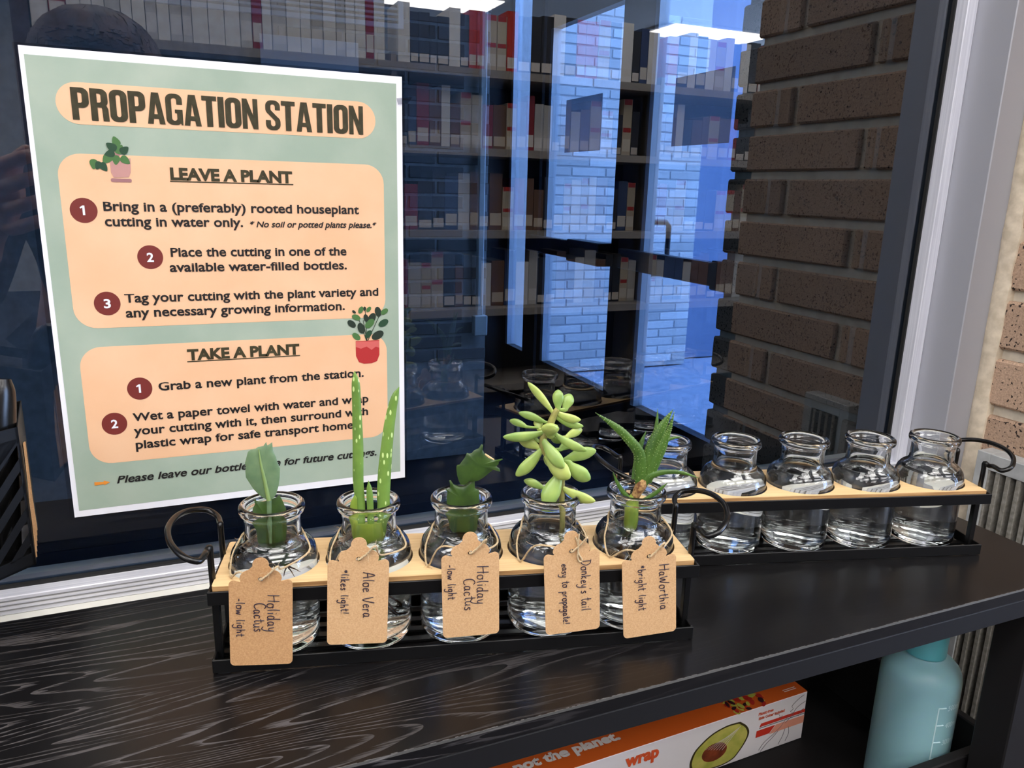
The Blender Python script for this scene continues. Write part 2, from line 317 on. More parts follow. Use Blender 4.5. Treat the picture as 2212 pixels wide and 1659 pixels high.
m_donk2 = leafmat('stonecrop_yellow_green', srgb(188, 200, 112), srgb(162, 182, 94), 90, .3, .25)
m_dstem = leafmat('stonecrop_stem', srgb(166, 160, 92), srgb(132, 130, 70), 200)
m_haw = leafmat('haworthia_green', srgb(84, 120, 48), srgb(62, 94, 38), 80, .35, .12, dots=(800, (1, 1, .8), .12, srgb(130, 164, 92)))
m_hawb = leafmat('haworthia_base', srgb(168, 170, 76), srgb(140, 110, 60), 150)
m_root = mottled('brown_root', srgb(96, 60, 38), srgb(60, 36, 26), 300, .8)
m_hbase = mottled('dry_leaf_base', srgb(186, 148, 96), srgb(112, 74, 48), 420, .7, lo=.4, hi=.6, bump=.0003)
m_vent = mottled('painted_vent', srgb(176, 178, 178), srgb(160, 162, 162), 90, .45, spec=.5)
m_slat = mottled('dusty_slat', srgb(150, 146, 138), srgb(122, 118, 110), 260, .6)
m_black = pm('deep_black', srgb(8, 8, 9), .9)
m_teal = leafmat('frosted_teal_plastic', srgb(146, 190, 198), srgb(140, 185, 194), 20, .4, .3)
m_tealcap = pm('teal_cap', srgb(92, 172, 182), .4, Subsurface_Weight=.3)
m_tealline = pm('embossed_mark', srgb(196, 226, 230), .4)
m_c_white = pm('carton_white', srgb(226, 220, 220), .5); m_c_or = pm('carton_orange', srgb(206, 92, 30), .45); m_c_red = pm('carton_red', srgb(204, 52, 34), .5)
m_c_pink = pm('carton_salmon', srgb(224, 150, 124), .5); m_c_text = pm('carton_text_orange', srgb(214, 84, 40), .5); m_c_tw = pm('carton_text_white', srgb(226, 216, 208), .5)
m_avo_skin = pm('print_avocado_skin', srgb(60, 52, 22), .5); m_avo = mottled('print_avocado_flesh', srgb(196, 186, 96), srgb(158, 160, 66), 60, .5); m_pit = mottled('print_avocado_pit', srgb(132, 62, 34), srgb(92, 40, 22), 90, .5)
m_fr1 = pm('print_fruit_red', srgb(176, 40, 30), .5); m_fr2 = pm('print_fruit_green', srgb(176, 176, 70), .5); m_fr3 = pm('print_fruit_dark', srgb(50, 20, 30), .5); m_line = pm('print_grey_line', srgb(96, 96, 100), .6)

# ------------------------------------------------------------------ the setting
FZ, CZ = -1.13, 1.5
box('floor', (-4, -8, FZ-.05), (6.6, .05, FZ), m_carpet, kind='structure')
box('ceiling', (-4, -8, CZ), (6.6, .06, CZ+.05), m_ceil, kind='structure')
box('wall_back', (-4, -8.1, FZ), (6.6, -8, CZ), m_wallp, kind='structure')
box('wall_left', (-4.1, -8.1, FZ), (-4, .1, CZ), m_wallp, kind='structure')
box('wall_front', (-4, -.02, FZ), (.757, .051, -.392), m_darkwall, kind='structure')
wr = box('wall_right', (.763, -.306, FZ), (6.6, .339, CZ), m_mortar, kind='structure')
PIT = .0532
def course_joint(k): return -.0440-PIT*k
bm_cache = {}
def brick_mesh(w, key, mat, ax, h=PIT-.0098, d=.05):
    kk = (round(w, 4), key, ax)
    if kk not in bm_cache:
        lo, hi = ((0, 0, 0), (d, w, h)) if ax == 'y' else ((0, 0, 0), (w, d, h))
        bm = boxgeo(lo, hi, .0022)
        rnd = random.Random(hash(kk) & 255)
        for v in bm.verts: v.co += Vector([rnd.uniform(-.0005, .0005) for _ in range(3)])
        me = bpy.data.meshes.new('brick'); bm.to_mesh(me); bm.free(); me.materials.append(mat); bm_cache[kk] = me
    return bm_cache[kk]
def put_brick(parent, me, loc):
    o = bpy.data.objects.new('brick', me); o.location = loc; link(o, parent); return o
for k in range(-12, 21):
    z = course_joint(k)+.0049
    odd = k % 2
    jit = lambda: random.uniform(-.0012, .0012)
    # room side of the wall, from the window frame towards the room
    for a, b in ([(-.312, -.240), (-.230, -.040)] if odd else [(-.312, -.130), (-.120, -.040)]):
        put_brick(wr, brick_mesh(b-a, 'tan', m_brick, 'y'), (.757+jit(), a, z))
    for a, b in ([(.273, .345), (.060, .263)] if odd else [(.113, .345), (.060, .103)]):
        put_brick(wr, brick_mesh(b-a, 'tan', m_brick, 'y'), (.757+jit(), a, z))
# caulk bead between frame and brick
vs, fs = [], []
nz = 150
for i in range(nz+1):
    z = -.9+i*(1.7/nz); c = random.uniform(-.0008, .0010)+(.0016 if abs(((z+.044) % PIT)-0) < .006 else 0)
    for y, x in ((-.050, .7545-c*.3), (-.056, .7520-c*.5), (-.0645-c, .7555), (-.0655-c, .765), (-.050, .765)): vs.append((x, y, z))
for i in range(nz):
    for j in range(5): fs.append([i*5+j, i*5+(j+1) % 5, (i+1)*5+(j+1) % 5, (i+1)*5+j])
# main window
win = empty('window_1', (0, 0, 0), kind='structure')
mk('sealant', vs, fs, m_caulk, win, True)
box('pane', (-3.98, 0, -.330), (.716, .006, CZ-.02), m_pane, win)
box('jamb', (.7225, -.051, -.392), (.757, .051, CZ), m_jamb, win, bev=.0008)
box('sill', (-3.99, -.051, -.392), (.7225, .051, -.3327), m_sillp, win, bev=.0008)
for nm, lo, hi, mt in (('glazing_stop', (.7103, -.0148, -.3327), (.7225, -.0006, CZ), m_stop), ('glazing_stop', (.7103, .0066, -.3327), (.7225, .0148, CZ), m_jamb),
                       ('glazing_stop', (-3.98, -.0148, -.3327), (.7103, -.0006, -.3205), m_stoph), ('glazing_stop', (-3.98, .0066, -.3327), (.7103, .0148, -.3205), m_jamb)):
    box(nm, lo, hi, mt, win, bev=.0006)
for y0 in (-.0036,):
    box('gasket', (.7085, y0, -.3205), (.7103, -.0002, CZ), m_gasket, win); box('gasket', (-3.98, y0, -.3205), (.7085, -.0002, -.3188), m_gasket, win)
# reflection lines of the bottom stop, painted on as thin grey strips
for q in range(3): box('reflection_line', (-3.9, -.0152, -.3235-.003*q), (.7103, -.0147, -.3229-.003*q), m_alud, win)

# vestibule beyond the glass
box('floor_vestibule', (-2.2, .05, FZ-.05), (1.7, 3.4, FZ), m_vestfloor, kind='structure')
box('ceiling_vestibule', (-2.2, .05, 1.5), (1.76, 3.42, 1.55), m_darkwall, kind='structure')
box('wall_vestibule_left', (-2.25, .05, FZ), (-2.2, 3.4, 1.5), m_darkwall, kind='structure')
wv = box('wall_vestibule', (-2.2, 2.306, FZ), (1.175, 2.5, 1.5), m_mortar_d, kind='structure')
for k in range(-12, 14):
    z = course_joint(k)+.0049; off = 0 if k % 2 else .11
    x = 1.185-off
    first = True
    while x > .62:
        w = .21 if not (first and off) else .21
        b = min(x, 1.175)
        put_brick(wv, brick_mesh(round(b-(x-.21), 4), 'grey', m_brick_d, 'x'), (x-.21, 2.30, z)); x -= .22
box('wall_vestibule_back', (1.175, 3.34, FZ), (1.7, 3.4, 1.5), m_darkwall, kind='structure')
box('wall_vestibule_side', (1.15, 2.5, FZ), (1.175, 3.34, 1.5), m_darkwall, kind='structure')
# outdoors
box('floor_outside', (1.7, .34, FZ-.06), (7, 9, FZ-.01), m_pave, kind='structure')
wo = box('wall_outside', (1.76, 3.506, FZ), (3.02, 3.7, 2.4), m_mortar_w, kind='structure')
for k in range(-17, 21):
    z = course_joint(k)+.0049; x = 3.02-(0 if k % 2 else .11)
    if not k % 2: put_brick(wo, brick_mesh(.10, 'white', m_brick_w, 'x'), (2.92, 3.50, z))
    while x-.21 > 1.75 and x-.21 > 1.9:
        put_brick(wo, brick_mesh(.21, 'white', m_brick_w, 'x'), (x-.21, 3.50, z)); x -= .22
box('wall_outside_panel', (3.02, 3.65, FZ), (5, 3.75, 2.4), m_panelblue, kind='structure')
# glass doors on the far side of the vestibule (plane x = 1.7)
GZ = -.886
def door(name, y0, y1, ztop, signs, bar=True):
    d = empty(name, (1.7, y0, FZ), kind='structure')
    def bx(n, lo, hi, m, **k): return box(n, (lo[0], lo[1]-y0, lo[2]-FZ), (hi[0], hi[1]-y0, hi[2]-FZ), m, d, **k)
    bx('bottom_rail', (-.02, y0-.05, FZ), (.02, y1+.05, GZ), m_doorframe)
    bx('top_rail', (-.02, y0-.05, ztop), (.02, y1+.05, 1.5), m_doorframe)
    bx('stile', (-.02, y1, GZ), (.02, y1+.05, ztop), m_doorframe); bx('stile', (-.02, y0-.05, GZ), (.02, y0, ztop), m_doorframe)
    bx('edge_strip', (-.022, y1-.025, GZ), (.018, y1, ztop), m_doorbright)
    bx('pane', (0, y0, GZ), (.006, y1-.025, ztop), m_pane2)
    if bar:
        bx('push_bar', (-.085, y0+.03, -.352), (-.045, y1+.06, -.278), m_bar, bev=.004); bx('bar_housing', (-.09, y0-.02, -.362), (-.02, y0+.26, -.270), m_bar, bev=.004)
    return d
d2 = door('door_2', 1.22, 2.0, .98, None)
d1 = door('door_1', 2.22, 2.85, .63, None)
tube('handle', [(.006, .765, .955), (.075, .765, .955), (.09, .765, .94), (.09, .765, .775), (.075, .765, .76), (.006, .765, .76)], .010, m_bar, d2, 10)
dw = empty('window_2', (1.7, 3.07, FZ), kind='structure')
box('mullion', (-.02, -.14, 0), (.02, 0, 2.63), m_doorframe, dw); box('bottom_rail', (-.02, 0, 0), (.02, .27, .244), m_doorframe, dw); box('edge_strip', (-.022, .20, .244), (.018, .225, 2.5), m_doorbright, dw)
box('pane', (0, 0, .244), (.006, .2, 2.5), m_pane2, dw); box('mullion', (-.02, .225, .244), (.02, .27, 2.63), m_doorframe, dw); box('mullion', (-.02, -1.05, 0), (.02, -.90, 2.63), m_doorframe, dw)
box('mullion', (-.02, -2.72, 0), (.02, -1.9, 2.63), m_doorframe, dw)
tag(box('notice', (1.688, 2.37, .094), (1.6905, 2.69, .315), m_signback), 'dark notice sheet seen from behind on the far left glass door', 'notice')
tag(box('notice', (1.688, 1.545, .09), (1.6905, 1.86, .3155), m_signback), 'larger dark notice sheet seen from behind on the right glass door', 'notice')
tag(box('notice', (.364, 2.288, .20), (.686, 2.290, .3985), m_notice), 'pale bluish notice on the far wall just above the poster', 'notice')
lv = empty('louvre', (.0, 2.27, .455), label='pale slatted louvre high on the far wall behind the window', cat='louvre')
box('frame', (.03, 0, 0), (.84, .02, .014), m_notice, lv); box('frame', (.822, 0, .014), (.84, .02, .3), m_notice, lv)
for i in range(9): box('slat', (.03, .004, .024+i*.017), (.822, .018, .031+i*.017), m_notice, lv)
cd = empty('conduit', (1.139, 2.27, -.63), label='pale blue surface conduit running down to a switch box', cat='conduit')
box('pipe', (-.013, 0, .079), (.013, .022, 2.12), m_pipe, cd, bev=.004); box('switch_box', (-.027, -.012, 0), (.027, .022, .079), m_pipe, cd, bev=.003)

# ------------------------------------------------------------------ ceiling lights
m_lamp = bpy.data.materials.new('lit_diffuser'); m_lamp.use_nodes = True
_b = m_lamp.node_tree.nodes['Principled BSDF']; _b.inputs['Emission Color'].default_value = (1, .96, .925, 1); _b.inputs['Emission Strength'].default_value = LAMP; _b.inputs['Base Color'].default_value = (.8, .8, .8, 1)
li = 0
names_l = {(-.5, -1.3): 'nearest the window over the table', (2.2, -1.3): 'nearest the window to the right'}
for lx, ly in [(x, y) for y in (-1.0, -2.15) for x in (-3.0, -1.4, .2, 1.8, 3.6, 5.4)]+[(x, -3.9) for x in (-3.0, -.5, 2.2, 5.1)]+[(x, -6.4) for x in (-3.0, -.5, 2.2, 5.1)]:
    if 1:
        L_ = empty('ceiling_light', (lx, ly, CZ-.03), label='square warm white ceiling light panel with louvre bars in the reading room ceiling', cat='ceiling light', group='ceiling lights over the reading room')
        box('frame', (-.62, -.32, .01), (.62, .32, .028), m_white, L_)
        for q in range(4): box('diffuser', (-.58, -.29+q*.15, 0), (.58, -.29+q*.15+.125, .009), m_lamp, L_)

# ------------------------------------------------------------------ bookcase behind the camera, seen reflected
m_shelf = pm('grey_steel_shelf', srgb(150, 142, 132), .5, .2); m_endp = pm('brown_end_panel', srgb(70, 46, 34), .5)
bc = empty('bookcase', (0, -2.8, FZ), label='long grey steel library bookcase reflected in the window', cat='bookcase')
SHZ = [.384, .087, -.24, -.565, -.90]
X0, X1 = -.31, 3.3
for z in SHZ: box('shelf', (X0, 0, z-FZ-.03), (X1, .30, z-FZ), m_shelf, bc)
box('back_panel', (X0, -.02, 0), (X1, 0, .384-FZ), pm('open_back_shade', srgb(44, 40, 38), .8), bc)  # dark sheet put in for the shade of the open back
for x in (-.36, .86, 2.06, 3.3): box('upright', (x, 0, 0), (x+(.05 if x < 0 else .02), .28, .42-FZ if x > 0 else .75-FZ), m_endp if x < 0 else m_shelf, bc)
def book_mesh(name, c, lab, band=None, labz=(.08, .3)):
    cov = pm('cover_'+name, c, .45); labm = pm('label_'+name, lab, .6); pages = pm('pages_'+name, srgb(214, 206, 190), .9)
    vs = [(x, y, z) for z in (0, 1) for y in (0, 1) for x in (0, 1)]
    fs = [[0, 1, 3, 2], [4, 6, 7, 5], [0, 4, 5, 1], [2, 3, 7, 6], [0, 2, 6, 4], [1, 5, 7, 3]]; mi = [0, 2, 0, 0, 0, 0]
    def q(z0, z1, m):
        n = len(vs); vs.extend([(.06, 1.004, z0), (.94, 1.004, z0), (.94, 1.004, z1), (.06, 1.004, z1)]); fs.append([n, n+3, n+2, n+1]); mi.append(m)
    q(labz[0], labz[1], 1); mats = [cov, labm, pages]
    if band: mats.append(pm('band_'+name, band, .5)); q(.42, .5, 3); q(.9, 1.0, 3)
    me = bpy.data.meshes.new('book'); me.from_pydata(vs, [], fs)
    for m in mats: me.materials.append(m)
    me.polygons.foreach_set('material_index', mi); me.update(); return me
BM = {'white': book_mesh('white', srgb(232, 230, 226), srgb(228, 224, 216), labz=(.1, .22)), 'grey': book_mesh('grey', srgb(196, 194, 190), srgb(226, 222, 218)),
      'maroon': book_mesh('maroon', srgb(150, 30, 44), srgb(222, 214, 206)), 'black': book_mesh('black', srgb(30, 32, 40), srgb(214, 206, 196), labz=(.04, .2)),
      'cream': book_mesh('cream', srgb(196, 184, 160), srgb(220, 212, 200), band=srgb(180, 38, 30)), 'red': book_mesh('red', srgb(196, 44, 34), srgb(214, 206, 196), labz=(.06, .24)),
      'blue': book_mesh('blue', srgb(44, 66, 110), srgb(210, 206, 198)), 'brown': book_mesh('brown', srgb(110, 76, 52), srgb(204, 190, 170))}
RN = ['top', 'second', 'third', 'fourth']
for ri in range(4):
    x = X0+.006; z = SHZ[ri]+.0005
    while x < X1-.07:
        w = random.uniform(.036, .062)
        if ri == 0:
            if x < .86: kind = random.choice(['white', 'white', 'grey', 'white', 'maroon', 'grey', 'black']); h = random.uniform(.26, .30); w *= .85
            elif x < 1.22: kind = random.choice(['black', 'black', 'red', 'black', 'white']); h = random.uniform(.17, .2) if kind == 'black' else .21; w *= .8
            else: kind = random.choice(['black', 'cream', 'black', 'blue', 'red', 'white']); h = random.uniform(.2, .235)
        else: kind = random.choice(['brown', 'black', 'blue', 'grey', 'maroon', 'cream', 'brown', 'black', 'white']); h = random.uniform(.17, .24)  # lower rows: darker covers stand in for the shelf shade
        if .84 < x+w and x < .885: x = .886; continue
        if 2.04 < x+w and x < 2.085: x = 2.086; continue
        o = bpy.data.objects.new('book', BM[kind]); COL.objects.link(o); dp = random.uniform(.15, .18); o.location = (x, -2.515-dp-(.07 if ri else 0), z); o.scale = (w-.002, dp, h)
        tag(o, f'{kind} spined book on the {RN[ri]} shelf of the reflected bookcase', 'book', f'{kind} books on the {RN[ri]} shelf')
        x += w

# ------------------------------------------------------------------ black side table with a lower tray
TZ = -.3165
tb = empty('side_table', (0, 0, FZ), label='narrow black wooden table with open lower tray under the window', cat='table')
def tbx(n, lo, hi, m, **k): return box(n, (lo[0], lo[1], lo[2]-FZ), (hi[0], hi[1], hi[2]-FZ), m, tb, **k)
tbx('tabletop', (-.55, -.2375, TZ-.0085), (.6376, -.0525, TZ), m_tablewood, bev=.0008)
tbx('apron', (-.549, -.2368, -.339), (.637, -.222, TZ-.0085), m_blackpaint, bev=.0008)
tbx('apron', (-.549, -.0600, -.339), (.637, -.0530, TZ-.0085), m_blackpaint)
for x0, x1 in ((-.549, -.50), (.589, .637)):
    tbx('leg', (x0, -.2366, FZ), (x1, -.2115, -.339), m_blackpaint, bev=.001)
for x0, x1 in ((-.549, -.53),): tbx('leg', (x0, -.085, FZ), (x1, -.0535, -.339), m_blackpaint, bev=.001)
tbx('leg', (.44, -.085, FZ), (.46, -.0535, -.54), m_blackpaint)
tbx('lower_tray', (-.549, -.209, -.546), (.6376, -.030, -.5362), m_blackpaint)
tbx('tray_rim', (-.549, -.209, -.5362), (.6376, -.201, -.474), m_blackpaint, bev=.001)
tbx('tray_rim', (.6296, -.201, -.5362), (.6376, -.030, -.474), m_blackpaint, bev=.001)
tbx('tray_rim', (-.549, -.038, -.5362), (.6296, -.030, -.474), m_blackpaint, bev=.001)
tbx('tray_rim', (-.549, -.201, -.5362), (-.541, -.038, -.474), m_blackpaint, bev=.001)
wv_, wf_ = [], []
for i in range(420):   # thin worn line along the front edge
    x = .0+i*.00152; a = random.uniform(.00005, .0007)*(1 if random.random() < .8 else 0.2)
    n = len(wv_); z = TZ+.00006-FZ
    wv_ += [(x, -.2368, z), (x+.0016, -.2368, z), (x+.0016, -.2368+a, z), (x, -.2368+a, z)]; wf_.append([n, n+1, n+2, n+3])
mk('worn_edge', wv_, wf_, m_edge, tb, kind='stuff')

# ------------------------------------------------------------------ wall vent
vt = empty('wall_vent', (.757, -.109, -.95), label='pale grey vertical slat vent on the brick wall right of the table', cat='vent')
zt = -.2905+.95
box('backing', (-.003, -.030, .0), (.004, .030, zt-.01), m_black, vt)
for lo, hi in (((-.0194, .0208, 0), (0, .0333, zt)), ((-.0194, -.0335, 0), (0, -.0212, zt)), ((-.0194, -.0212, zt-.0155), (0, .0208, zt)), ((-.0194, -.0212, 0), (0, .0208, .0155))):
    box('frame', lo, hi, m_vent, vt, bev=.0006)
for yc in (-.0880, -.0973, -.1071, -.1166, -.1262): box('slat', (-.0185, yc+.109-.0021, .0155), (-.004, yc+.109+.0021, zt-.0155), m_slat, vt, bev=.0004)

# ------------------------------------------------------------------ poster on the glass
po = empty('poster', (0, -.0002, 0), label='laminated sage and peach PROPAGATION STATION instruction poster taped to the window', cat='poster')
def play(o, x, z, y):   # stands a flat xy piece upright on the glass
    o.rotation_euler = (math.pi/2, 0, 0); o.location = (x, y, z); return o
def sheet(name, loops, lvl, mat, th=.0001): return play(curve_shape(name, loops, th, mat, po), 0, 0, -.0002-lvl*.00012)
sheet('laminate', [rounded(-.0026, -.2812, .2176, .0014, .001)], 1, m_lam)
sheet('paper', [[(0, 0), (.2159, 0), (.2159, -.2794), (0, -.2794)]], 3, m_paper)
sheet('green_background', [[(.0024, -.0045), (.2120, -.0045), (.2124, -.2742), (.0029, -.2752)]], 4, m_green)
sheet('title_band', [rounded(.0152, -.0400, .1978, -.0172, .0113)], 5, m_peach)
sheet('text_panel', [rounded(.0123, -.1584, .2028, -.0562, .0125)], 5, m_peach)
sheet('text_panel', [rounded(.0125, -.2455, .2034, -.1700, .0125)], 5, m_peach)
def ptext(body, x0, x1, z, cap, mat=m_black_t, weight=.022, shear=0, lvl=7.5, sp=1.0):
    return play(text_mesh('lettering', body, cap, x1-x0, mat, po, weight, shear, spacing=sp), x0, z, -.0002-lvl*.00012)
def arcp(cx, cy, r, a0, a1, n=8): return [(cx+r*math.cos(math.radians(a0+(a1-a0)*k/n)), cy+r*math.sin(math.radians(a0+(a1-a0)*k/n))) for k in range(n+1)]
def rr_(x0, y0, x1, y1, r, corners='1234'):   # rounded box, corners 1 = top right, 2 = top left, 3 = bottom left, 4 = bottom right
    o = []
    for k, (cx, cy, a, px, py) in enumerate(((x1-r, y1-r, 0, x1, y1), (x0+r, y1-r, 90, x0, y1), (x0+r, y0+r, 180, x0, y0), (x1-r, y0+r, 270, x1, y0))):
        o += arcp(cx, cy, r, a, a+90, 6) if str(k+1) in corners else [(px, py)]
    return o
sw, sh = .18, .15
T_G = {'I': (sw, [[rr_(0, 0, sw, 1, .01)]]), 'T': (.44, [[rr_(0, 1-sh, .44, 1, .01)], [rr_(.22-sw/2, 0, .22+sw/2, .95, .01)]]),
       'N': (.48, [[rr_(0, 0, .15, 1, .01)], [rr_(.33, 0, .48, 1, .01)], [[(0, 1), (.15, 1), (.48, 0), (.33, 0)]]]),
       'A': (.50, [[[(0, 0), (.16, 0), (.29, 1), (.15, 1)]], [[(.34, 0), (.50, 0), (.35, 1), (.21, 1)]], [[(.11, .17), (.39, .17), (.37, .31), (.13, .31)]]]),
       'O': (.48, [[rr_(0, 0, .48, 1, .19), rr_(sw, sh, .48-sw, 1-sh, .07)[::-1]]]),
       'P': (.47, [[rr_(0, 0, sw, 1, .01)], [rr_(.02, .38, .47, 1, .19, '14'), rr_(sw, .38+sh, .47-sw, 1-sh, .06, '14')[::-1]]]),
       'R': (.48, [[rr_(0, 0, sw, 1, .01)], [rr_(.02, .42, .47, 1, .19, '14'), rr_(sw, .42+sh, .47-sw, 1-sh, .06, '14')[::-1]], [[(.27, .5), (.42, .5), (.47, .38), (.48, 0), (.315, 0), (.305, .36)]]]),
       'G': (.48, [[rr_(0, 0, .48, .38, .19, '34')[:1]+arcp(.29, .19, .19, 0, 0, 1)[:0]+[(.48, .50)]+[(.26, .50), (.26, .38), (.315, .38)]+arcp(.24, .21, .075, 0, -180, 8)+arcp(.24, .79, .075, 180, 0, 8)+[(.315, .66), (.48, .66)]+arcp(.29, .81, .19, 0, 90, 6)+arcp(.19, .81, .19, 90, 180, 6)+arcp(.19, .19, .19, 180, 270, 6)+arcp(.30, .12, .12, 270, 330, 4)+[(.44, 0), (.48, 0)]]]),
       'S': (.46, [[[(.46, .68), (.30, .68)]+arcp(.23, .80, .07, 0, 180, 8)+arcp(.25, .71, .09, 180, 225, 3)+arcp(.26, .28, .20, 55, 0, 6)+arcp(.27, .19, .19, 0, -90, 6)+arcp(.19, .19, .19, 270, 180, 6)+[(0, .33), (.16, .33)]+arcp(.23, .20, .07, 180, 360, 8)+arcp(.21, .27, .09, 0, 45, 3)+arcp(.20, .70, .20, 235, 180, 6)+arcp(.19, .81, .19, 180, 90, 6)+arcp(.27, .81, .19, 90, 0, 6)]]), ' ': (.17, [])}
T_G['G'][1][0][0] = T_G['G'][1][0][0][1:]
tw = sum(T_G[c][0]+.036 for c in 'PROPAGATION STATION')-.036; tsx = .1666/tw; tx = .0230
for c in 'PROPAGATION STATION':
    for q, loops in enumerate(T_G[c][1]):
        o = curve_shape('lettering', [[(a*tsx, b*.0176) for a, b in lp] for lp in loops], .00006, m_olive, po); play(o, tx, -.0376, -.0002-(7.2+q*.3)*.00012)
    tx += (T_G[c][0]+.036)*tsx
ptext('LEAVE A PLANT', .0717, .1433, -.0692, .0070, m_olive, .045)
ptext('TAKE A PLANT', .0733, .1433, -.1812, .0070, m_olive, .045)
sheet('underline', [[(.0713, -.0700), (.1438, -.0700), (.1438, -.0706), (.0713, -.0706)]], 7, m_olive)
sheet('underline', [[(.0730, -.1820), (.1436, -.1820), (.1436, -.1826), (.0730, -.1826)]], 7, m_olive)
C_ = .0052
for t, a, b, z in (('Bring in a (preferably) rooted houseplant', .0339, .1857, -.0882), ('cutting in water only.', .0339, .1118, -.0971), ('Place the cutting in one of the', .0684, .1767, -.1154),
                   ('available water-filled bottles.', .0672, .1767, -.1247), ('Tag your cutting with the plant variety and', .0404, .1979, -.1431), ('any necessary growing information.', .0404, .1746, -.1523),
                   ('Grab a new plant from the station.', .0550, .1866, -.2000), ('Wet a paper towel with water and wrap', .0386, .1896, -.2189), ('your cutting with it, then surround with', .0385, .1891, -.2282), ('plastic wrap for safe transport home.', .0388, .1803, -.2374)):
    ptext(t, a, b, z, C_)
ptext('* No soil or potted plants please.*', .1160, .1975, -.0973, .0036, shear=.25)
ptext('Please leave our bottles here for future cuttings.', .0259, .1947, -.2594, .0048, shear=.25)
for n_, x, z in (('1', .0235, -.0882), ('2', .0568, -.1157), ('3', .0308, -.1434), ('1', .0442, -.1979), ('2', .0280, -.2196)):
    sheet('number_circle', [disc(x, z, .0072, n=40)], 6.3, m_maroon)
    w = .0024 if n_ == '1' else .0038
    if n_ == '1':
        sheet('number', [[(x+.0006, z-.0027), (x+.0006, z+.0028), (x-.0005, z+.0028), (x-.0020, z+.0017), (x-.0016, z+.0010), (x-.0006, z+.0016), (x-.0006, z-.0027)]], 8, m_paper); continue
    ptext(n_, x-w/2, x+w/2, z-.0027, .0054, m_paper, .01 if n_ == '1' else .025, lvl=8)
sheet('arrow', [[(.0132, -.2570), (.0185, -.2574), (.0185, -.2566), (.0220, -.2580), (.0185, -.2597), (.0185, -.2589), (.0132, -.2593)]], 7, m_orange_p)
def pleaf(cx, cz, l, w, a, m, lvl=7.2, heart=False):
    pts = []
    for k in range(16):
        t = 2*math.pi*k/16; x = l/2*math.cos(t); y = w/2*math.sin(t)*(1-(.45*math.cos(t) if heart else 0))
        pts.append((cx+x*math.cos(a)-y*math.sin(a), cz+x*math.sin(a)+y*math.cos(a)))
    sheet('printed_leaf', [pts], lvl, m)
# printed trailing ivy in a mauve pot
sheet('printed_pot', [[(.0397, -.0580), (.0508, -.0578), (.0502, -.0660), (.0490, -.0686), (.0410, -.0690), (.0398, -.0662)]], 6.6, m_potp)
sheet('printed_pot', [rounded(.0393, -.0716, .0504, -.0695, .0009)], 6.7, m_potp2)
for cx, cz, l, a, m in ((.0438, -.0485, .0058, 1.9, m_leafp2), (.0412, -.0516, .0062, 2.5, m_leafp), (.0452, -.0528, .0060, .9, m_leafp2), (.0480, -.0532, .0056, .7, m_leafp), (.0400, -.0556, .0056, 3.4, m_leafp),
                        (.0384, -.0585, .0066, 4.0, m_leafp2), (.0430, -.0590, .0056, 4.6, m_leafp2), (.0480, -.0590, .0058, 5.6, m_leafp2), (.0335, -.0625, .0050, 4.2, m_leafp), (.0362, -.0632, .0056, 5.3, m_leafp), (.0312, -.0618, .0058, 4.6, m_leafp2), (.0440, -.0556, .004, 5, m_potp2)):
    pleaf(cx, cz, l, l*.72, a, m, 7.2+random.random()*.6, True)
# printed rubber plant in a red pot
sheet('printed_pot', [[(.1815, -.1745), (.1980, -.1745), (.1980, -.1850), (.1962, -.1895), (.1925, -.1908), (.1870, -.1908), (.1835, -.1895), (.1815, -.1850)]], 6.6, m_potr)
sheet('printed_pot', [[(.1815, -.1750), (.1980, -.1750), (.1980, -.1800), (.1955, -.1790), (.1925, -.1812), (.1890, -.1786), (.1850, -.1800), (.1815, -.1785)]], 6.8, m_potr2)
for a, b in (((.1890, -.1745), (.1830, -.1560)), ((.1895, -.1745), (.1885, -.1520)), ((.1900, -.1745), (.1985, -.1570)), ((.1893, -.1745), (.1870, -.1600))):
    dx, dz = b[0]-a[0], b[1]-a[1]; L_ = math.hypot(dx, dz); nx, nz_ = -dz/L_*.0002, dx/L_*.0002
    sheet('printed_stem', [[(a[0]+nx, a[1]+nz_), (b[0]+nx, b[1]+nz_), (b[0]-nx, b[1]-nz_), (a[0]-nx, a[1]-nz_)]], 6.9, m_leafp3)
for cx, cz, l, a, m in ((.1790, -.1622, .0068, 2.4, m_leafp3), (.1822, -.1578, .0062, 2.7, m_leafp2), (.1855, -.1528, .0052, 1.1, m_leafp2), (.1882, -.1520, .0030, 1.6, m_leafp3), (.1910, -.1526, .0044, .9, m_leafp2), (.1855, -.1655, .0078, 1.9, m_leafp3), (.1890, -.1585, .0055, 1.8, m_leafp3),
                        (.1930, -.1590, .0082, 1.1, m_leafp3), (.1915, -.1625, .0080, .8, m_leafp2), (.1975, -.1545, .0072, 1.8, m_leafp3), (.2020, -.1545, .0058, .6, m_leafp2), (.2012, -.1625, .0076, .5, m_leafp), (.1820, -.1712, .0066, 2.4, m_leafp2), (.1905, -.1700, .0064, .9, m_leafp), (.1970, -.1710, .0092, .5, m_leafp3), (.1808, -.1540, .003, 2.4, m_leafp3)):
    pleaf(cx, cz, l, l*.62, a, m, 7.2+random.random()*.6)
tape = sheet('clear_tape', [[(.2120, -.0135), (.2230, -.0120), (.2195, -.0165), (.2130, -.0175)]], 9, m_lam)

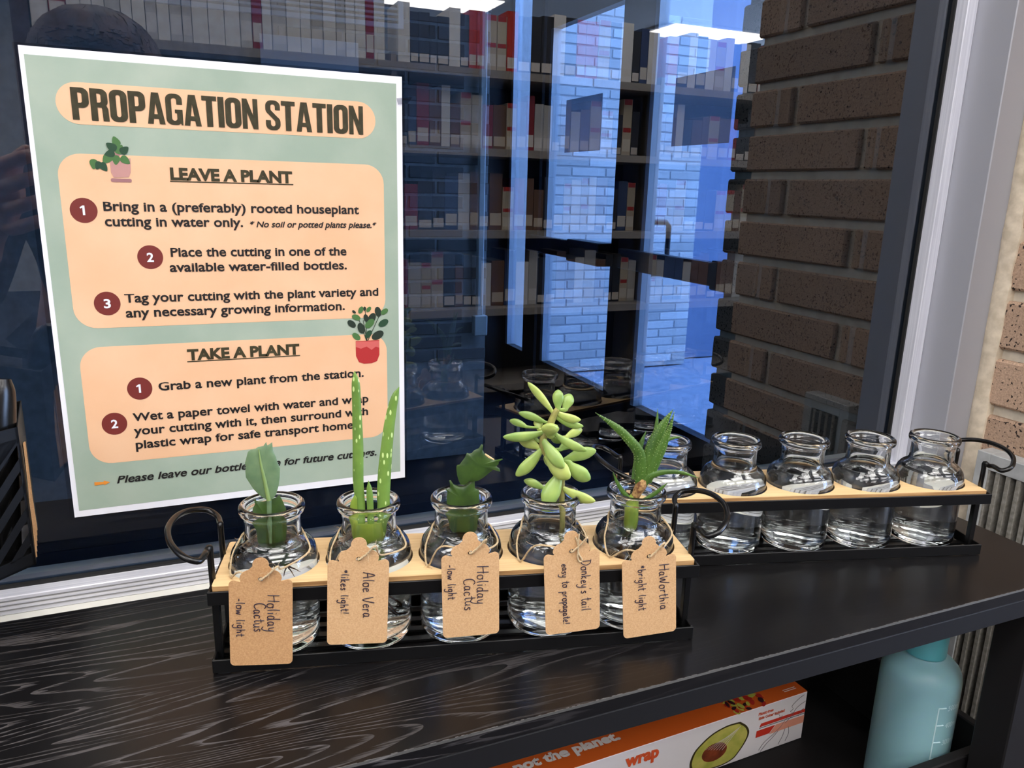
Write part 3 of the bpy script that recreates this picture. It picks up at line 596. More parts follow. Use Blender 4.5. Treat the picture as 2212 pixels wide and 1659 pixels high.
# ------------------------------------------------------------------ the two bottle racks
RA = ((.1089+2*.0505*math.cos(-.2373), -.1272+2*.0505*math.sin(-.2373)), -.2373)
RB = ((.3737+2*.0505*math.cos(-.2675), -.1038+2*.0505*math.sin(-.2675)), -.2675)
SP = .0505
def make_rack(c, th, label):
    r = empty('bottle_rack', (c[0], c[1], TZ), th, label, 'rack')
    # bamboo plate with five holes, 5.5 mm thick
    loops = [rounded(-.1287, -.0258, .1287, .0258, .0015, 3)]+[disc((i-2)*SP, 0, .0237, n=56) for i in range(5)]
    p = curve_shape('wood_plate', loops, .0050, m_bamboo, r); p.location = (0, 0, .0489-.0025); p.data.materials.append(m_bamboo_edge)
    for f in p.data.polygons:
        if abs(f.normal.z) < .5: f.material_index = 1
    def ring(n, a, b, z0, z1, t=.0013, lip=0):
        return boxes(n, [((-a, -b, z0), (a, -b+t, z1)), ((-a, b-t, z0), (a, b, z1)), ((-a, -b+t, z0), (-a+t, b-t, z1)), ((a-t, -b+t, z0), (a, b-t, z1))], m_blackmetal, r, bev=.0003)
    ring('top_frame', .1303, .0290, .0400, .0475)
    boxes('top_ledge', [((-.129, -.0277, .0400), (.129, -.0243, .0412)), ((-.129, .0243, .0400), (.129, .0277, .0412))], m_blackmetal, r)
    ring('bottom_frame', .1306, .0278, .0006, .0082)
    for i in range(5): y = -.020+i*.010; box('floor_slat', (-.1293, y-.0022, .0012), (.1293, y+.0022, .0024), m_blackmetal, r)
    for s in (-1, 1):
        for v in (-.0170, .0110): box('post', (s*.1288-.0018, v-.0022, .0024), (s*.1288+.0018, v+.0022, .0475), m_blackmetal, r, bev=.0003)
        al = math.radians(22); pts = []
        for v, t in [(-17, 0), (-20, 1.2), (-25, .6), (-30.5, 2.2), (-32, 7), (-29, 12.5), (-22, 18.5), (-12, 22.5), (-2, 23.7), (8, 22.8), (17, 19.5), (23, 14.5), (25.5, 9.5), (22, 4), (15, 1.2), (11, 0)]:
            pts.append((s*(.1300+t*.001*math.cos(al)), v*.001, .0650+t*.001*math.sin(al)+(.0015 if t <= .7 and -26 < v < 16 else 0)))
        P = [(s*.1296, -.0170, .0410), (s*.1298, -.0170, .0500), (s*.1300, -.0170, .0610)]+pts+[(s*.1300, .0110, .0610), (s*.1298, .0110, .0500), (s*.1296, .0110, .0410)]
        tube('handle', P, .00165, m_blackwire, r, 10, sm=4)
    for x in (-.125, .125):
        for y in (-.0262, .0262): box('foot', (x-.003, y-.001, 0), (x+.003, y+.001, .0012), m_black, r)
    return r
rackA = make_rack(RA[0], RA[1], 'black metal rack with bamboo plate holding five plant cuttings in front')
rackB = make_rack(RB[0], RB[1], 'black metal rack with bamboo plate holding five bottles of plain water, at right')

# ------------------------------------------------------------------ bottles (z = 0 at their base)
BZ = TZ+.0025; TOP = -.2346-BZ     # height of the rim centre
H_ = TOP+.0008
outer = [(0, .0004), (.012, .0002), (.0188, .0003), (.0212, .0014), (.0225, .0042), (.0227, .010), (.0227, .030), (.0228, H_-.0345), (.0229, H_-.0315), (.0226, H_-.0285), (.0216, H_-.0255), (.0199, H_-.0230),
         (.0178, H_-.0213), (.0160, H_-.0200), (.0150, H_-.0185), (.0147, H_-.0160), (.0146, H_-.0100), (.0147, H_-.0068), (.0153, H_-.0057), (.0160, H_-.0052), (.0167, H_-.0046), (.0171, H_-.0035), (.0171, H_-.0022), (.0168, H_-.0010), (.0161, H_-.0002), (.0152, H_)]
inner = [(.0143, H_-.0003), (.0136, H_-.0012), (.0131, H_-.0030), (.0127, H_-.0060), (.0126, H_-.0120), (.0126, H_-.0175), (.0131, H_-.0198), (.0146, H_-.0218), (.0172, H_-.0236), (.0192, H_-.0262), (.0203, H_-.0290), (.0208, H_-.0320), (.0208, .030), (.0207, .012), (.0203, .0078), (.0188, .0056), (.0150, .0048), (.008, .0050), (0, .0052)]
def r_in(z):
    P = sorted([(q[1], q[0]) for q in inner if q[1] > .0052])
    for (z0, r_0), (z1, r_1) in zip(P, P[1:]):
        if z0 <= z <= z1: return r_0+(r_1-r_0)*(z-z0)/max(z1-z0, 1e-9)
    return .0126
def water_prof(level):
    prof = [(q[0]+.00012 if q[0] > 0 else 0, q[1]-.0001) for q in reversed(inner) if q[1] < level-.0004]
    r = r_in(level); return prof+[(r+.00012, level), (r-.0008, level-.0003), (r-.003, level-.00045), (0, level-.00045)]
b_src = {}
def bottle(ri, i, level, label, group):
    c, th = (RA, RB)[ri]; u = (i-2)*SP; x = c[0]+u*math.cos(th); y = c[1]+u*math.sin(th)
    if 'b' not in b_src:
        o = lathe('glass_bottle', outer+inner, m_glass, None, 72); b_src['b'] = o
    else:
        o = b_src['b'].copy(); COL.objects.link(o)
    o.location = (x, y, BZ); o.rotation_euler = (0, 0, random.uniform(0, 6))
    tag(o, label, 'bottle', group)
    lathe('water', water_prof(level), m_water, o, 72)
    return (x, y, BZ)
LBL_A = ['clear glass bottle holding the rounded holiday cactus leaf, leftmost in the front rack', 'clear glass bottle holding the rooted aloe cutting, second in the front rack', 'clear glass bottle holding the jagged dark cactus cutting, middle of the front rack',
         'clear glass bottle holding the pale succulent stem, fourth in the front rack', 'clear glass bottle holding the spiky haworthia, rightmost in the front rack']
LBL_B = ['plant free bottle of water behind the haworthia leaves, leftmost in the right rack', 'plant free bottle of water second from left in the right rack', 'plant free bottle of water in the middle of the right rack', 'plant free bottle of water fourth from left in the right rack', 'plant free bottle of water at the right end of the right rack']
AP = [bottle(0, i, H_-(.0225, .0225, .0215, .0215, .0235)[i], LBL_A[i], 'glass bottles with cuttings') for i in range(5)]
BP = [bottle(1, i, H_-(.0225, .0185, .0235, .0235, .0240)[i], LBL_B[i], 'glass bottles of plain water') for i in range(5)]

# ------------------------------------------------------------------ plants. outlines in mm (across, up from the rim) on an upright plane through the bottle axis
AZ = [(.0894, .996), (.214, .9768), (.336, .9419), (.4495, .8933), (.5506, .8347)]
def P3(i, h, z, d=0):
    n = AZ[i]; return Vector((n[1]*h*.001+n[0]*d*.001, -n[0]*h*.001+n[1]*d*.001, TOP+z*.001))
def proot(i, name, label, cat='plant cutting', group=None):
    x, y, z = AP[i]; return empty(name, (x, y, z), 0, label, cat, group)
def slab(name, i, pts, th, mat, parent, d0=0, tilt=0.0, bend=0.0):
    """a fleshy flat leaf: outline inflated towards its middle, with real thickness"""
    cx = sum(p[0] for p in pts)/len(pts); cz = sum(p[1] for p in pts)/len(pts); n = len(pts)
    vs, fs = [], []; RR = [1, .93, .7, .4]
    def dep(h, z): return d0+tilt*(z-cz)+bend*(h-cx)**2
    for side in (1, -1):
        for k, s in enumerate(RR):
            t = th/2*math.sqrt(max(0, 1-(s*.985)**2))*side if k else side*.12
            for p in pts:
                h, z = cx+(p[0]-cx)*s, cz+(p[1]-cz)*s; vs.append(P3(i, h, z, dep(h, z)+t))
        vs.append(P3(i, cx, cz, dep(cx, cz)+side*th/2))
    m = len(RR)*n+1
    for si in range(2):
        o = si*m
        for k in range(len(RR)-1):
            for j in range(n):
                f = [o+k*n+j, o+k*n+(j+1) % n, o+(k+1)*n+(j+1) % n, o+(k+1)*n+j]; fs.append(f if si else f[::-1])
        for j in range(n):
            f = [o+(len(RR)-1)*n+j, o+(len(RR)-1)*n+(j+1) % n, o+m-1]; fs.append(f if si else f[::-1])
    for j in range(n): fs.append([j, (j+1) % n, m+(j+1) % n, m+j])
    ob = mk(name, vs, fs, mat, parent, True)
    bm = bmesh.new(); bm.from_mesh(ob.data); bmesh.ops.recalc_face_normals(bm, faces=bm.faces); bm.to_mesh(ob.data); bm.free()
    return ob
def leaf_tube(name, i, pts, ws, mat, parent, d=(0, 0), flat=.45, seg=10, sm=5):
    n = len(pts); P = [P3(i, p[0], p[1], d[0]+(d[1]-d[0])*k/(n-1)) for k, p in enumerate(pts)]
    return tube(name, P, [w*.0005 for w in ws], mat, parent, seg, flat, up=(AZ[i][0], AZ[i][1], 0), sm=sm)
CACT1 = [(-3.0,3.4),(-5.8,5.6),(-8.7,9.4),(-11.0,13.9),(-12.1,16.1),(-12.2,19.5),(-11.8,21.6),(-12.2,23.7),(-11.2,27.0),(-10.4,29.7),(-8.9,30.8),(-6.6,31.1),(-5.1,31.9),(-2.6,32.2),(-1.1,34.3),(-0.8,32.4),(0.6,33.0),(1.8,33.9),(2.0,29.4),(3.4,25.8),(3.9,23.0),(5.1,19.4),(4.7,14.5),(4.0,10.3),(2.5,5.5),(0.4,2.9)]
CACT1B = [(-9.0,3.7),(-7.5,1.9),(-4.1,1.2),(0.4,2.1),(3.0,3.3),(4.0,4.3),(5.5,0.9),(7.2,-4.3),(6.6,-9.3),(7.3,-15.2),(5.6,-25.3),(6.6,-32.9),(5.1,-37.2),(-1.3,-34.9),(-5.6,-29.8),(-7.9,-23.7),(-8.7,-14.8),(-9.6,-8.9),(-9.8,-2.5),(-8.4,0.2)]
CACT3 = [(-0.4,7.1),(-1.5,9.1),(-2.5,12.4),(-2.9,15.6),(-2.9,17.5),(-2.5,18.3),(-1.6,17.9),(-0.1,20.1),(1.7,22.7),(2.7,25.3),(3.8,24.8),(5.3,25.0),(6.5,26.6),(9.2,27.9),(10.1,29.5),(10.5,30.2),(11.5,29.7),(11.2,27.0),(12.3,24.9),(14.5,23.1),(16.3,22.2),(17.9,21.4),(19.7,21.5),(22.1,22.0),(22.4,21.6),(20.3,20.3),(20.1,19.0),(18.9,17.7),(20.7,16.4),(21.1,14.7),(20.1,16.0),(18.3,16.7),(15.3,14.1),(12.2,11.4),(9.5,9.6),(7.4,9.0),(5.5,8.8),(4.3,9.1),(2.8,7.5),(1.3,6.8)]
CACT3B = [(-9.4,4.3),(-7.9,3.5),(-6.2,4.2),(-6.4,6.5),(-6.9,8.8),(-6.1,9.1),(-5.3,7.1),(-3.3,6.1),(-1.2,5.2),(1.3,5.5),(3.7,7.5),(5.5,8.8),(7.2,9.0),(7.4,4.2),(9.6,3.2),(10.0,-2.4),(9.8,-10.7),(9.0,-19.1),(7.2,-22.8),(-4.0,-22.8),(-6.5,-19.1),(-7.8,-10.7),(-8.2,-2.4),(-7.9,2.2)]
def dense(pts, n=3, k=.0):
    out = []
    for a, b in zip(pts, pts[1:]+pts[:1]):
        for q in range(n): t = q/n; out.append((a[0]+(b[0]-a[0])*t, a[1]+(b[1]-a[1])*t))
    return out
p1 = proot(0, 'holiday_cactus', 'grey-green flat holiday cactus cutting with one rounded upright segment', group='holiday cactus cuttings')
slab('stem_segment', 0, dense(CACT1, 2), 2.4, m_cact, p1, tilt=.06)
leaf_tube('midrib', 0, [(-1.4, 2.7), (-3.1, 15.2), (-4.3, 23.0), (-5.0, 31.0)], [2.4, 1.8, 1.2, .5], m_rib, p1, (-1.9, -.6), .9)
slab('stem_segment', 0, dense(CACT1B, 2), 2.6, m_cactd, p1, d0=1.0)
leaf_tube('midrib', 0, [(-1.2, 2.2), (-1.6, -10), (-1.6, -24)], [2.6, 2.4, 1.4], m_cact, p1, (-.3, -.3), .8)
for dx, dz in ((-1, -3), (1.5, -4), (3, -2)): leaf_tube('root', 0, [(4.5, -36.6), (4.5+dx, -37+dz*.4), (4.5+dx*1.6, -37+dz)], [.7, .4, .2], m_root, p1, (1, 1), 1, 6)
p3 = proot(2, 'holiday_cactus', 'dark green jagged holiday cactus cutting leaning right with clawed tips', group='holiday cactus cuttings')
slab('stem_segment', 2, dense(CACT3, 2), 2.2, m_cactd, p3, tilt=.05)
slab('stem_segment', 2, dense(CACT3B, 2), 2.8, m_cactd, p3, d0=1.2)
leaf_tube('tip_scar', 2, [(12.6, 24.7), (15, 22.9), (17.6, 21.5)], [.9, 1.3, .6], m_bamboo, p3, (0, 0), .8, 6)
ALOE = [([(-4.5,-28),(-4.5,-19.6),(-4.1,-4.1),(-5.2,9.7),(-4.9,31.0),(-5.1,51.8),(-5.3,65.4),(-5.8,71.8)],[4,4.2,4.6,5.6,5.6,4.7,4.1,0.3],0),
 ([(4.5,-28),(6.6,-16.3),(8.0,-4.0),(8.0,1.8),(8.9,16.3),(10.3,30.5),(12.1,44.4),(14.7,56.8),(17.1,62.6)],[5.5,6,6.7,7.0,7.0,6.2,5.5,3.9,0.3],1),
 ([(0,-28),(1.0,-16.2),(0.9,-4.4),(0.6,5.9),(0.2,11.8)],[3,3.5,3.5,3.2,0.3],-2), ([(-6,-26),(-7.4,-15.7),(-7.9,-3.2),(-7.2,1.2),(-7.3,3.7)],[4,4.2,3.9,2.5,0.3],-1)]
pa = proot(1, 'aloe_vera', 'tall aloe cutting with two long white-flecked leaves and brown roots')
for pts, ws, d in ALOE: leaf_tube('leaf', 1, pts, ws, m_aloe2 if ws[0] == 4 and len(pts) == 5 else m_aloe, pa, (d*.3, d), .5)
leaf_tube('stem_sheath', 1, [(-.5, -12), (-.5, -20), (0, -28), (1, -38), (2, -46), (2.5, -54)], [15, 17, 15, 10, 8, 6], m_aloe2, pa, (0, 0), .62, 14)
for q in range(26):
    a = random.uniform(0, 6.28); r1 = random.uniform(3, 13); z1 = random.uniform(-58, -70); s0 = random.uniform(-48, -55)
    pts = [(2, s0), (2+.5*r1*math.cos(a), s0-random.uniform(2, 8)), (r1*math.cos(a)+2, z1+5), (1+1.3*r1*math.cos(a+.7), z1)]
    n_ = [0, .5*r1*math.sin(a), r1*math.sin(a), 1.3*r1*math.sin(a+.7)]
    P = [P3(1, p[0], p[1], dd) for p, dd in zip(pts, n_)]; tube('root', P, [.0006, .0005, .0004, .0002], m_root, pa, 6, sm=4)
DONK = [((-0.5,46.9),(-15.0,63.9),3.6),((2.0,49.0),(1.6,59.5),4.9),((5.8,48.7),(8.6,56.7),5.3),((0.7,47.5),(14.8,43.2),4.1),((1.0,44.3),(16.5,38.8),3.6),((-5.0,41.3),(-19.7,45.3),3.9),((-1.6,34.2),(-2.0,42.9),7.8),((-14.7,37.8),(-24.8,39.3),3.6),
 ((-5.5,35.7),(-27.5,33.4),4.9),((-7.9,36.6),(-9.1,41.6),4.4),((-7.7,29.6),(-15.5,32.3),3.4),((0.7,35.3),(18.7,28.1),4.4),((7.0,32.8),(16.1,36.0),4.4),((7.0,32.3),(-1.5,30.4),3.9),((4.0,25.6),(11.4,29.5),4.9),((-7.8,26.1),(-19.5,29.8),5.8),
 ((-6.1,25.6),(-19.9,10.1),5.8),((-5.1,31.2),(6.7,18.6),6.3),((-3.1,23.3),(10.3,12.2),8.3),((7.1,19.7),(24.3,25.1),6.3),((8.6,18.7),(21.7,10.2),7.3),((3.1,12.8),(-4.9,19.6),4.4),((-3.8,2.1),(-15.6,5.2),4.4),((4.5,12.4),(-3.6,-4.6),8.3),((6.3,3.7),(25.0,-2.1),5.3)]
DD = [-1, 2, 4, 1, 3, 2, -7, 5, -4, 5, 4, -5, 5, 5, 4, 3, -2, -7, -6, 3, -2, 4, 3, -6, -3]
pd = proot(3, 'donkey_tail_succulent', 'pale lime succulent stem with many plump pointed leaves')
DST = [(0.5,47.0),(-1.9,40.4),(-5.4,31.7),(-4.4,24.7),(1.4,18.4),(5.3,11.9),(6.4,-4.1),(7.3,-19.9),(6.0,-47.0)]
leaf_tube('stem', 3, [(2, 49)]+DST, [3, 3.6, 4, 4.2, 4.2, 4, 3.6, 3.2, 3, 2.4], m_dstem, pd, (0, 0), 1, 12)
for q, (a, b, w) in enumerate(DONK):
    d = DD[q]; pr = [0, .12, .3, .5, .7, .85, .95, 1.0]; wr_ = [.42, .55, .82, 1.0, .95, .68, .38, .05]
    # the root end sits on the stem, the tip stands out towards or away from the viewer
    P = [P3(3, a[0]+(b[0]-a[0])*t, a[1]+(b[1]-a[1])*t+1.2*math.sin(math.pi*t)*(-1 if b[1] < a[1] else .4), d*.25+d*t) for t in pr]
    near = min(DST, key=lambda s: abs(s[1]-a[1]))
    P = [P3(3, near[0]*.5+a[0]*.5, a[1], d*.12)]+P
    tube('leaf', P, [w*.00016]+[w*.0005*s*1.25 for s in wr_], m_donk2 if q % 3 == 0 else m_donk, pd, 12, .52, up=(AZ[3][0], AZ[3][1], .15), sm=4)
HAW = [([(1.7,4.0),(1.3,14.4),(-0.6,23.3),(-5.9,30.0),(-13.5,37.0),(-25.6,44.9)],[5.1,6.3,5.5,4.7,3.6,0.1],-4,m_haw),([(4.6,6.5),(5.5,17.1),(7.4,26.3),(9.8,34.0),(13.0,41.4),(16.6,48.4)],[4.7,6.8,6.8,5.5,3.2,0.1],2,m_haw),
 ([(5.5,5.7),(8.9,17.4),(12.0,26.7),(14.3,34.4),(15.9,40.3),(17.2,48.3)],[4.2,5.1,4.7,3.0,1.7,0.1],-3,m_haw),([(6.3,23.9),(8.0,33.0),(8.4,40.6),(8.4,48.0)],[2.5,2.5,1.5,0.1],4,m_haw),
 ([(3.5,3.7),(7.3,9.5),(14.7,13.0),(23.8,14.0),(33.1,12.2)],[3.8,3.2,2.5,1.9,0.2],-5,m_haw),([(-1.8,5.9),(-1.2,16.0),(0.5,26.1),(2.9,34.1)],[3.0,3.0,2.5,0.1],5,m_haw),
 ([(10,18),(13.5,28.6),(17.5,31.2),(23.2,32.3)],[2.4,2.1,1.5,0.1],5,m_haw),([(-2,-8),(-7.7,-2.1),(-11.5,3.6),(-14.3,10.0)],[2.4,2.3,1.7,0.1],-1,m_haw),([(2,-8),(10.2,-1.2),(13.7,2.8),(17.0,6.6)],[2.2,2.1,1.5,0.1],-2,m_haw)]
ph = proot(4, 'haworthia', 'dark green spiky haworthia cutting with tapering bumpy leaves')
for pts, ws, d, mt in HAW:
    o = leaf_tube('leaf', 4, pts, [q*1.18 for q in ws], mt, ph, (d*.15, d), .5)
    if mt is m_haw and len(ws) == 6:   # raised pale bumps on the big leaves
        rnd = random.Random(3); me = o.data; vs, fs = [], []
        for v in rnd.sample(list(me.vertices), min(170, len(me.vertices))):
            n = v.normal; c = v.co; t = n.orthogonal().normalized(); b_ = n.cross(t); s = .00033; k = len(vs)
            vs += [c+t*s, c+b_*s, c-t*s, c-b_*s, c+n*.0003]; fs += [[k, k+1, k+4], [k+1, k+2, k+4], [k+2, k+3, k+4], [k+3, k, k+4]]
        mk('leaf_bump', vs, fs, m_rib, ph, True, kind='stuff')
leaf_tube('stem', 4, [(3.5, 7), (2.2, 3), (0.6, -1), (-0.8, -5)], [4.5, 6.6, 5.6, 4.6], m_hbase, ph, (-.5, 0), 1, 12)
leaf_tube('lower_stem', 4, [(-.8, -4), (-2.1, -8.9), (-2.2, -20.7), (-2.9, -30.3)], [5.5, 7.5, 8.2, 5.5], m_aloe2, ph, (0, 0), .8, 12)
leaf_tube('root', 4, [(-2.9, -29), (-4.2, -38), (-6, -48)], [3.5, 3, 2], m_root, ph, (0, 0), 1, 10)

# ------------------------------------------------------------------ kraft tags on twine, hand-lettered
G = {  # single-stroke handwriting: x from 0, y 0 = baseline, 1 = cap height
 'H': (.62, [[(.06, 1.0), (.02, 0)], [(.55, 1.0), (.5, 0)], [(0, .5), (.62, .56)]]), 'o': (.42, [[(.3, .5), (.1, .48), (.02, .22), (.12, 0), (.32, .04), (.38, .3), (.28, .5), (.42, .46)]]),
 'l': (.18, [[(.12, 1.0), (.06, .5), (.1, .02)]]), 'i': (.2, [[(.1, .5), (.08, .02)], [(.12, .72), (.13, .78)]]), 'd': (.42, [[(.32, .42), (.12, .5), (.02, .2), (.12, 0), (.28, .12), (.34, 1.0)], [(.31, .5), (.33, 0), (.42, .04)]]),
 'a': (.42, [[(.32, .46), (.12, .5), (.02, .2), (.12, 0), (.28, .14), (.32, .46), (.32, .06), (.42, .02)]]), 'y': (.42, [[(.02, .5), (.1, .1), (.26, .1), (.34, .5)], [(.34, .5), (.28, -.2), (.12, -.5), (-.08, -.4)]]),
 'C': (.5, [[(.5, .85), (.35, 1.0), (.1, .85), (0, .45), (.1, .05), (.35, 0), (.5, .12)]]), 'c': (.34, [[(.32, .42), (.14, .5), (.02, .25), (.12, .0), (.34, .08)]]), 't': (.3, [[(.15, .95), (.12, .2), (.2, 0), (.3, .06)], [(0, .6), (.3, .64)]]),
 'u': (.42, [[(.02, .5), (.04, .1), (.18, 0), (.32, .2), (.34, .5), (.34, .06), (.42, 0)]]), 's': (.3, [[(.28, .46), (.12, .5), (.06, .36), (.24, .18), (.18, 0), (0, .04)]]), '-': (.3, [[(.02, .3), (.26, .3)]]), 'w': (.55, [[(.02, .5), (.1, .02), (.26, .4), (.36, .02), (.52, .5)]]),
 'W': (.7, [[(.0, .8), (.14, .02), (.32, .6), (.46, .02), (.68, 1.0)]]), 'g': (.4, [[(.3, .46), (.1, .48), (.02, .2), (.14, .02), (.3, .2), (.32, .5), (.28, -.3), (.1, -.5), (-.06, -.36)]]), 'h': (.38, [[(.06, 1.0), (.04, 0)], [(.05, .3), (.18, .5), (.3, .4), (.32, 0)]]),
 'A': (.6, [[(0, 0), (.3, 1.0), (.52, 0)], [(.08, .36), (.56, .42)]]), 'e': (.36, [[(.04, .26), (.3, .32), (.24, .5), (.08, .42), (.02, .18), (.12, 0), (.36, .06)]]), 'V': (.56, [[(0, .95), (.24, 0), (.56, 1.05)]]), 'r': (.32, [[(.04, .5), (.06, 0)], [(.05, .28), (.16, .5), (.3, .46)]]),
 '!': (.2, [[(.12, 1.0), (.08, .32)], [(.07, .08), (.08, .0)]]), '*': (.34, [[(.16, .75), (.16, .35)], [(.02, .66), (.3, .44)], [(.02, .44), (.3, .68)]]), 'k': (.38, [[(.06, 1.0), (.04, 0)], [(.3, .52), (.06, .24), (.34, 0)]]), 'D': (.6, [[(.12, 1.0), (.1, 0)], [(0, 1.0), (.4, .9), (.56, .5), (.36, .06), (0, 0)]]),
 'n': (.4, [[(.04, .5), (.05, 0)], [(.05, .3), (.2, .5), (.32, .36), (.34, 0)]]), "'": (.12, [[(.08, 1.05), (.04, .85)]]), 'p': (.4, [[(.05, .5), (.04, -.5)], [(.05, .36), (.2, .5), (.36, .3), (.24, .02), (.05, .1)]]), 'b': (.4, [[(.05, 1.0), (.05, .05)], [(.05, .3), (.2, .5), (.36, .28), (.22, 0), (.05, .06)]]), ' ': (.34, [])}
def handwrite(body, x_base, y0, y1, cap, parent, seed):
    rnd = random.Random(seed); tot = sum(G[c][0]+.1 for c in body); s = (y0-y1)/tot*1000
    vs, fs = [], []; pos = 0; wob = rnd.uniform(-.3, .3)
    for c in body:
        w, st = G[c]; dy = rnd.uniform(-.05, .05); sc = rnd.uniform(.92, 1.08)
        for line in st:
            pts = [((x_base+(q[1]*sc+dy)*cap*1.12)*.001, (y0*1000-(pos+q[0])*s)*.001, .00033) for q in line]
            a, b = tubegeo(spline([Vector(p) for p in pts], 5), .00026, 5); o = len(vs); vs += a; fs += [[k+o for k in f] for f in b]
        pos += w+.1
    return mk('handwriting', vs, fs, m_ink, parent, False)
# (hole u, hole z above the table, lean, card material, width)
TAGS = [((-103.1, -260.4), 2.6, m_kraft2, 30.6, [('Holiday', 3.1, -8.9, -30.5, 5.2), ('Cactus', -3.4, -13.5, -30, 4.8), ('-low light', -11.9, -10.5, -32.5, 3.8)], 'brown tag lettered Holiday Cactus on the leftmost bottle, darker card'),
        ((-55.2, -252.1), 2.2, m_kraft, 30.6, [('Aloe Vera', 2.5, -7.5, -34, 5.2), ('*likes light!', -8.6, -6, -31.5, 3.8)], 'brown tag lettered Aloe Vera hanging on the second bottle'),
        ((1.3, -251.9), -1.6, m_kraft, 30.0, [('Holiday', 3.2, -8, -31, 5.4), ('Cactus', -3.3, -15, -34, 5.0), ('-low light', -12, -6, -26.5, 3.8)], 'pale brown tag lettered Holiday Cactus on the middle bottle'),
        ((55.1, -253.9), -4.0, m_kraft, 30.2, [("Donkey's tail", 5.0, -6, -37, 4.6), ('easy to propagate!', -5.4, -7, -44, 3.6)], "brown tag lettered Donkey's tail easy to propagate on the fourth bottle"),
        ((98.2, -259.2), -5.4, m_kraft, 30.4, [('HaWorthia', 5.8, -6, -34.5, 5.0), ('*bright light', -6.2, -5, -33, 3.9)], 'brown tag lettered Haworthia bright light on the rightmost bottle')]
def card_outline(w):
    w = w/2; pts = [(-w+2.5, -49), (w-2.5, -49)]
    def arc(cx, cy, r, a0, a1, n): return [(cx+r*math.cos(math.radians(a0+(a1-a0)*k/n)), cy+r*math.sin(math.radians(a0+(a1-a0)*k/n))) for k in range(n+1)]
    o = arc(w-2.5, -46.5, 2.5, 270, 360, 6)+arc(w-2.5, -3.0, 2.5, 0, 90, 6)+arc(w-5.2, -.9, .5, 270, 180, 2)
    o += arc(5.2, .2, 4.9, 0, 82, 8)+arc(0, 8.0, 3.9, -12, 192, 14)+arc(-5.2, .2, 4.9, 98, 180, 8)+arc(-w+5.2, -.9, .5, 0, -90, 2)
    o += arc(-w+2.5, -3.0, 2.5, 90, 180, 6)+arc(-w+2.5, -46.5, 2.5, 180, 270, 6)
    return [(x*.001, y*.001) for x, y in o]
def rackpt(u, v, z): # mm in rack A -> world
    c, th = RA; return Vector((c[0]+(u*math.cos(th)-v*math.sin(th))*.001, c[1]+(u*math.sin(th)+v*math.cos(th))*.001, z*.001))
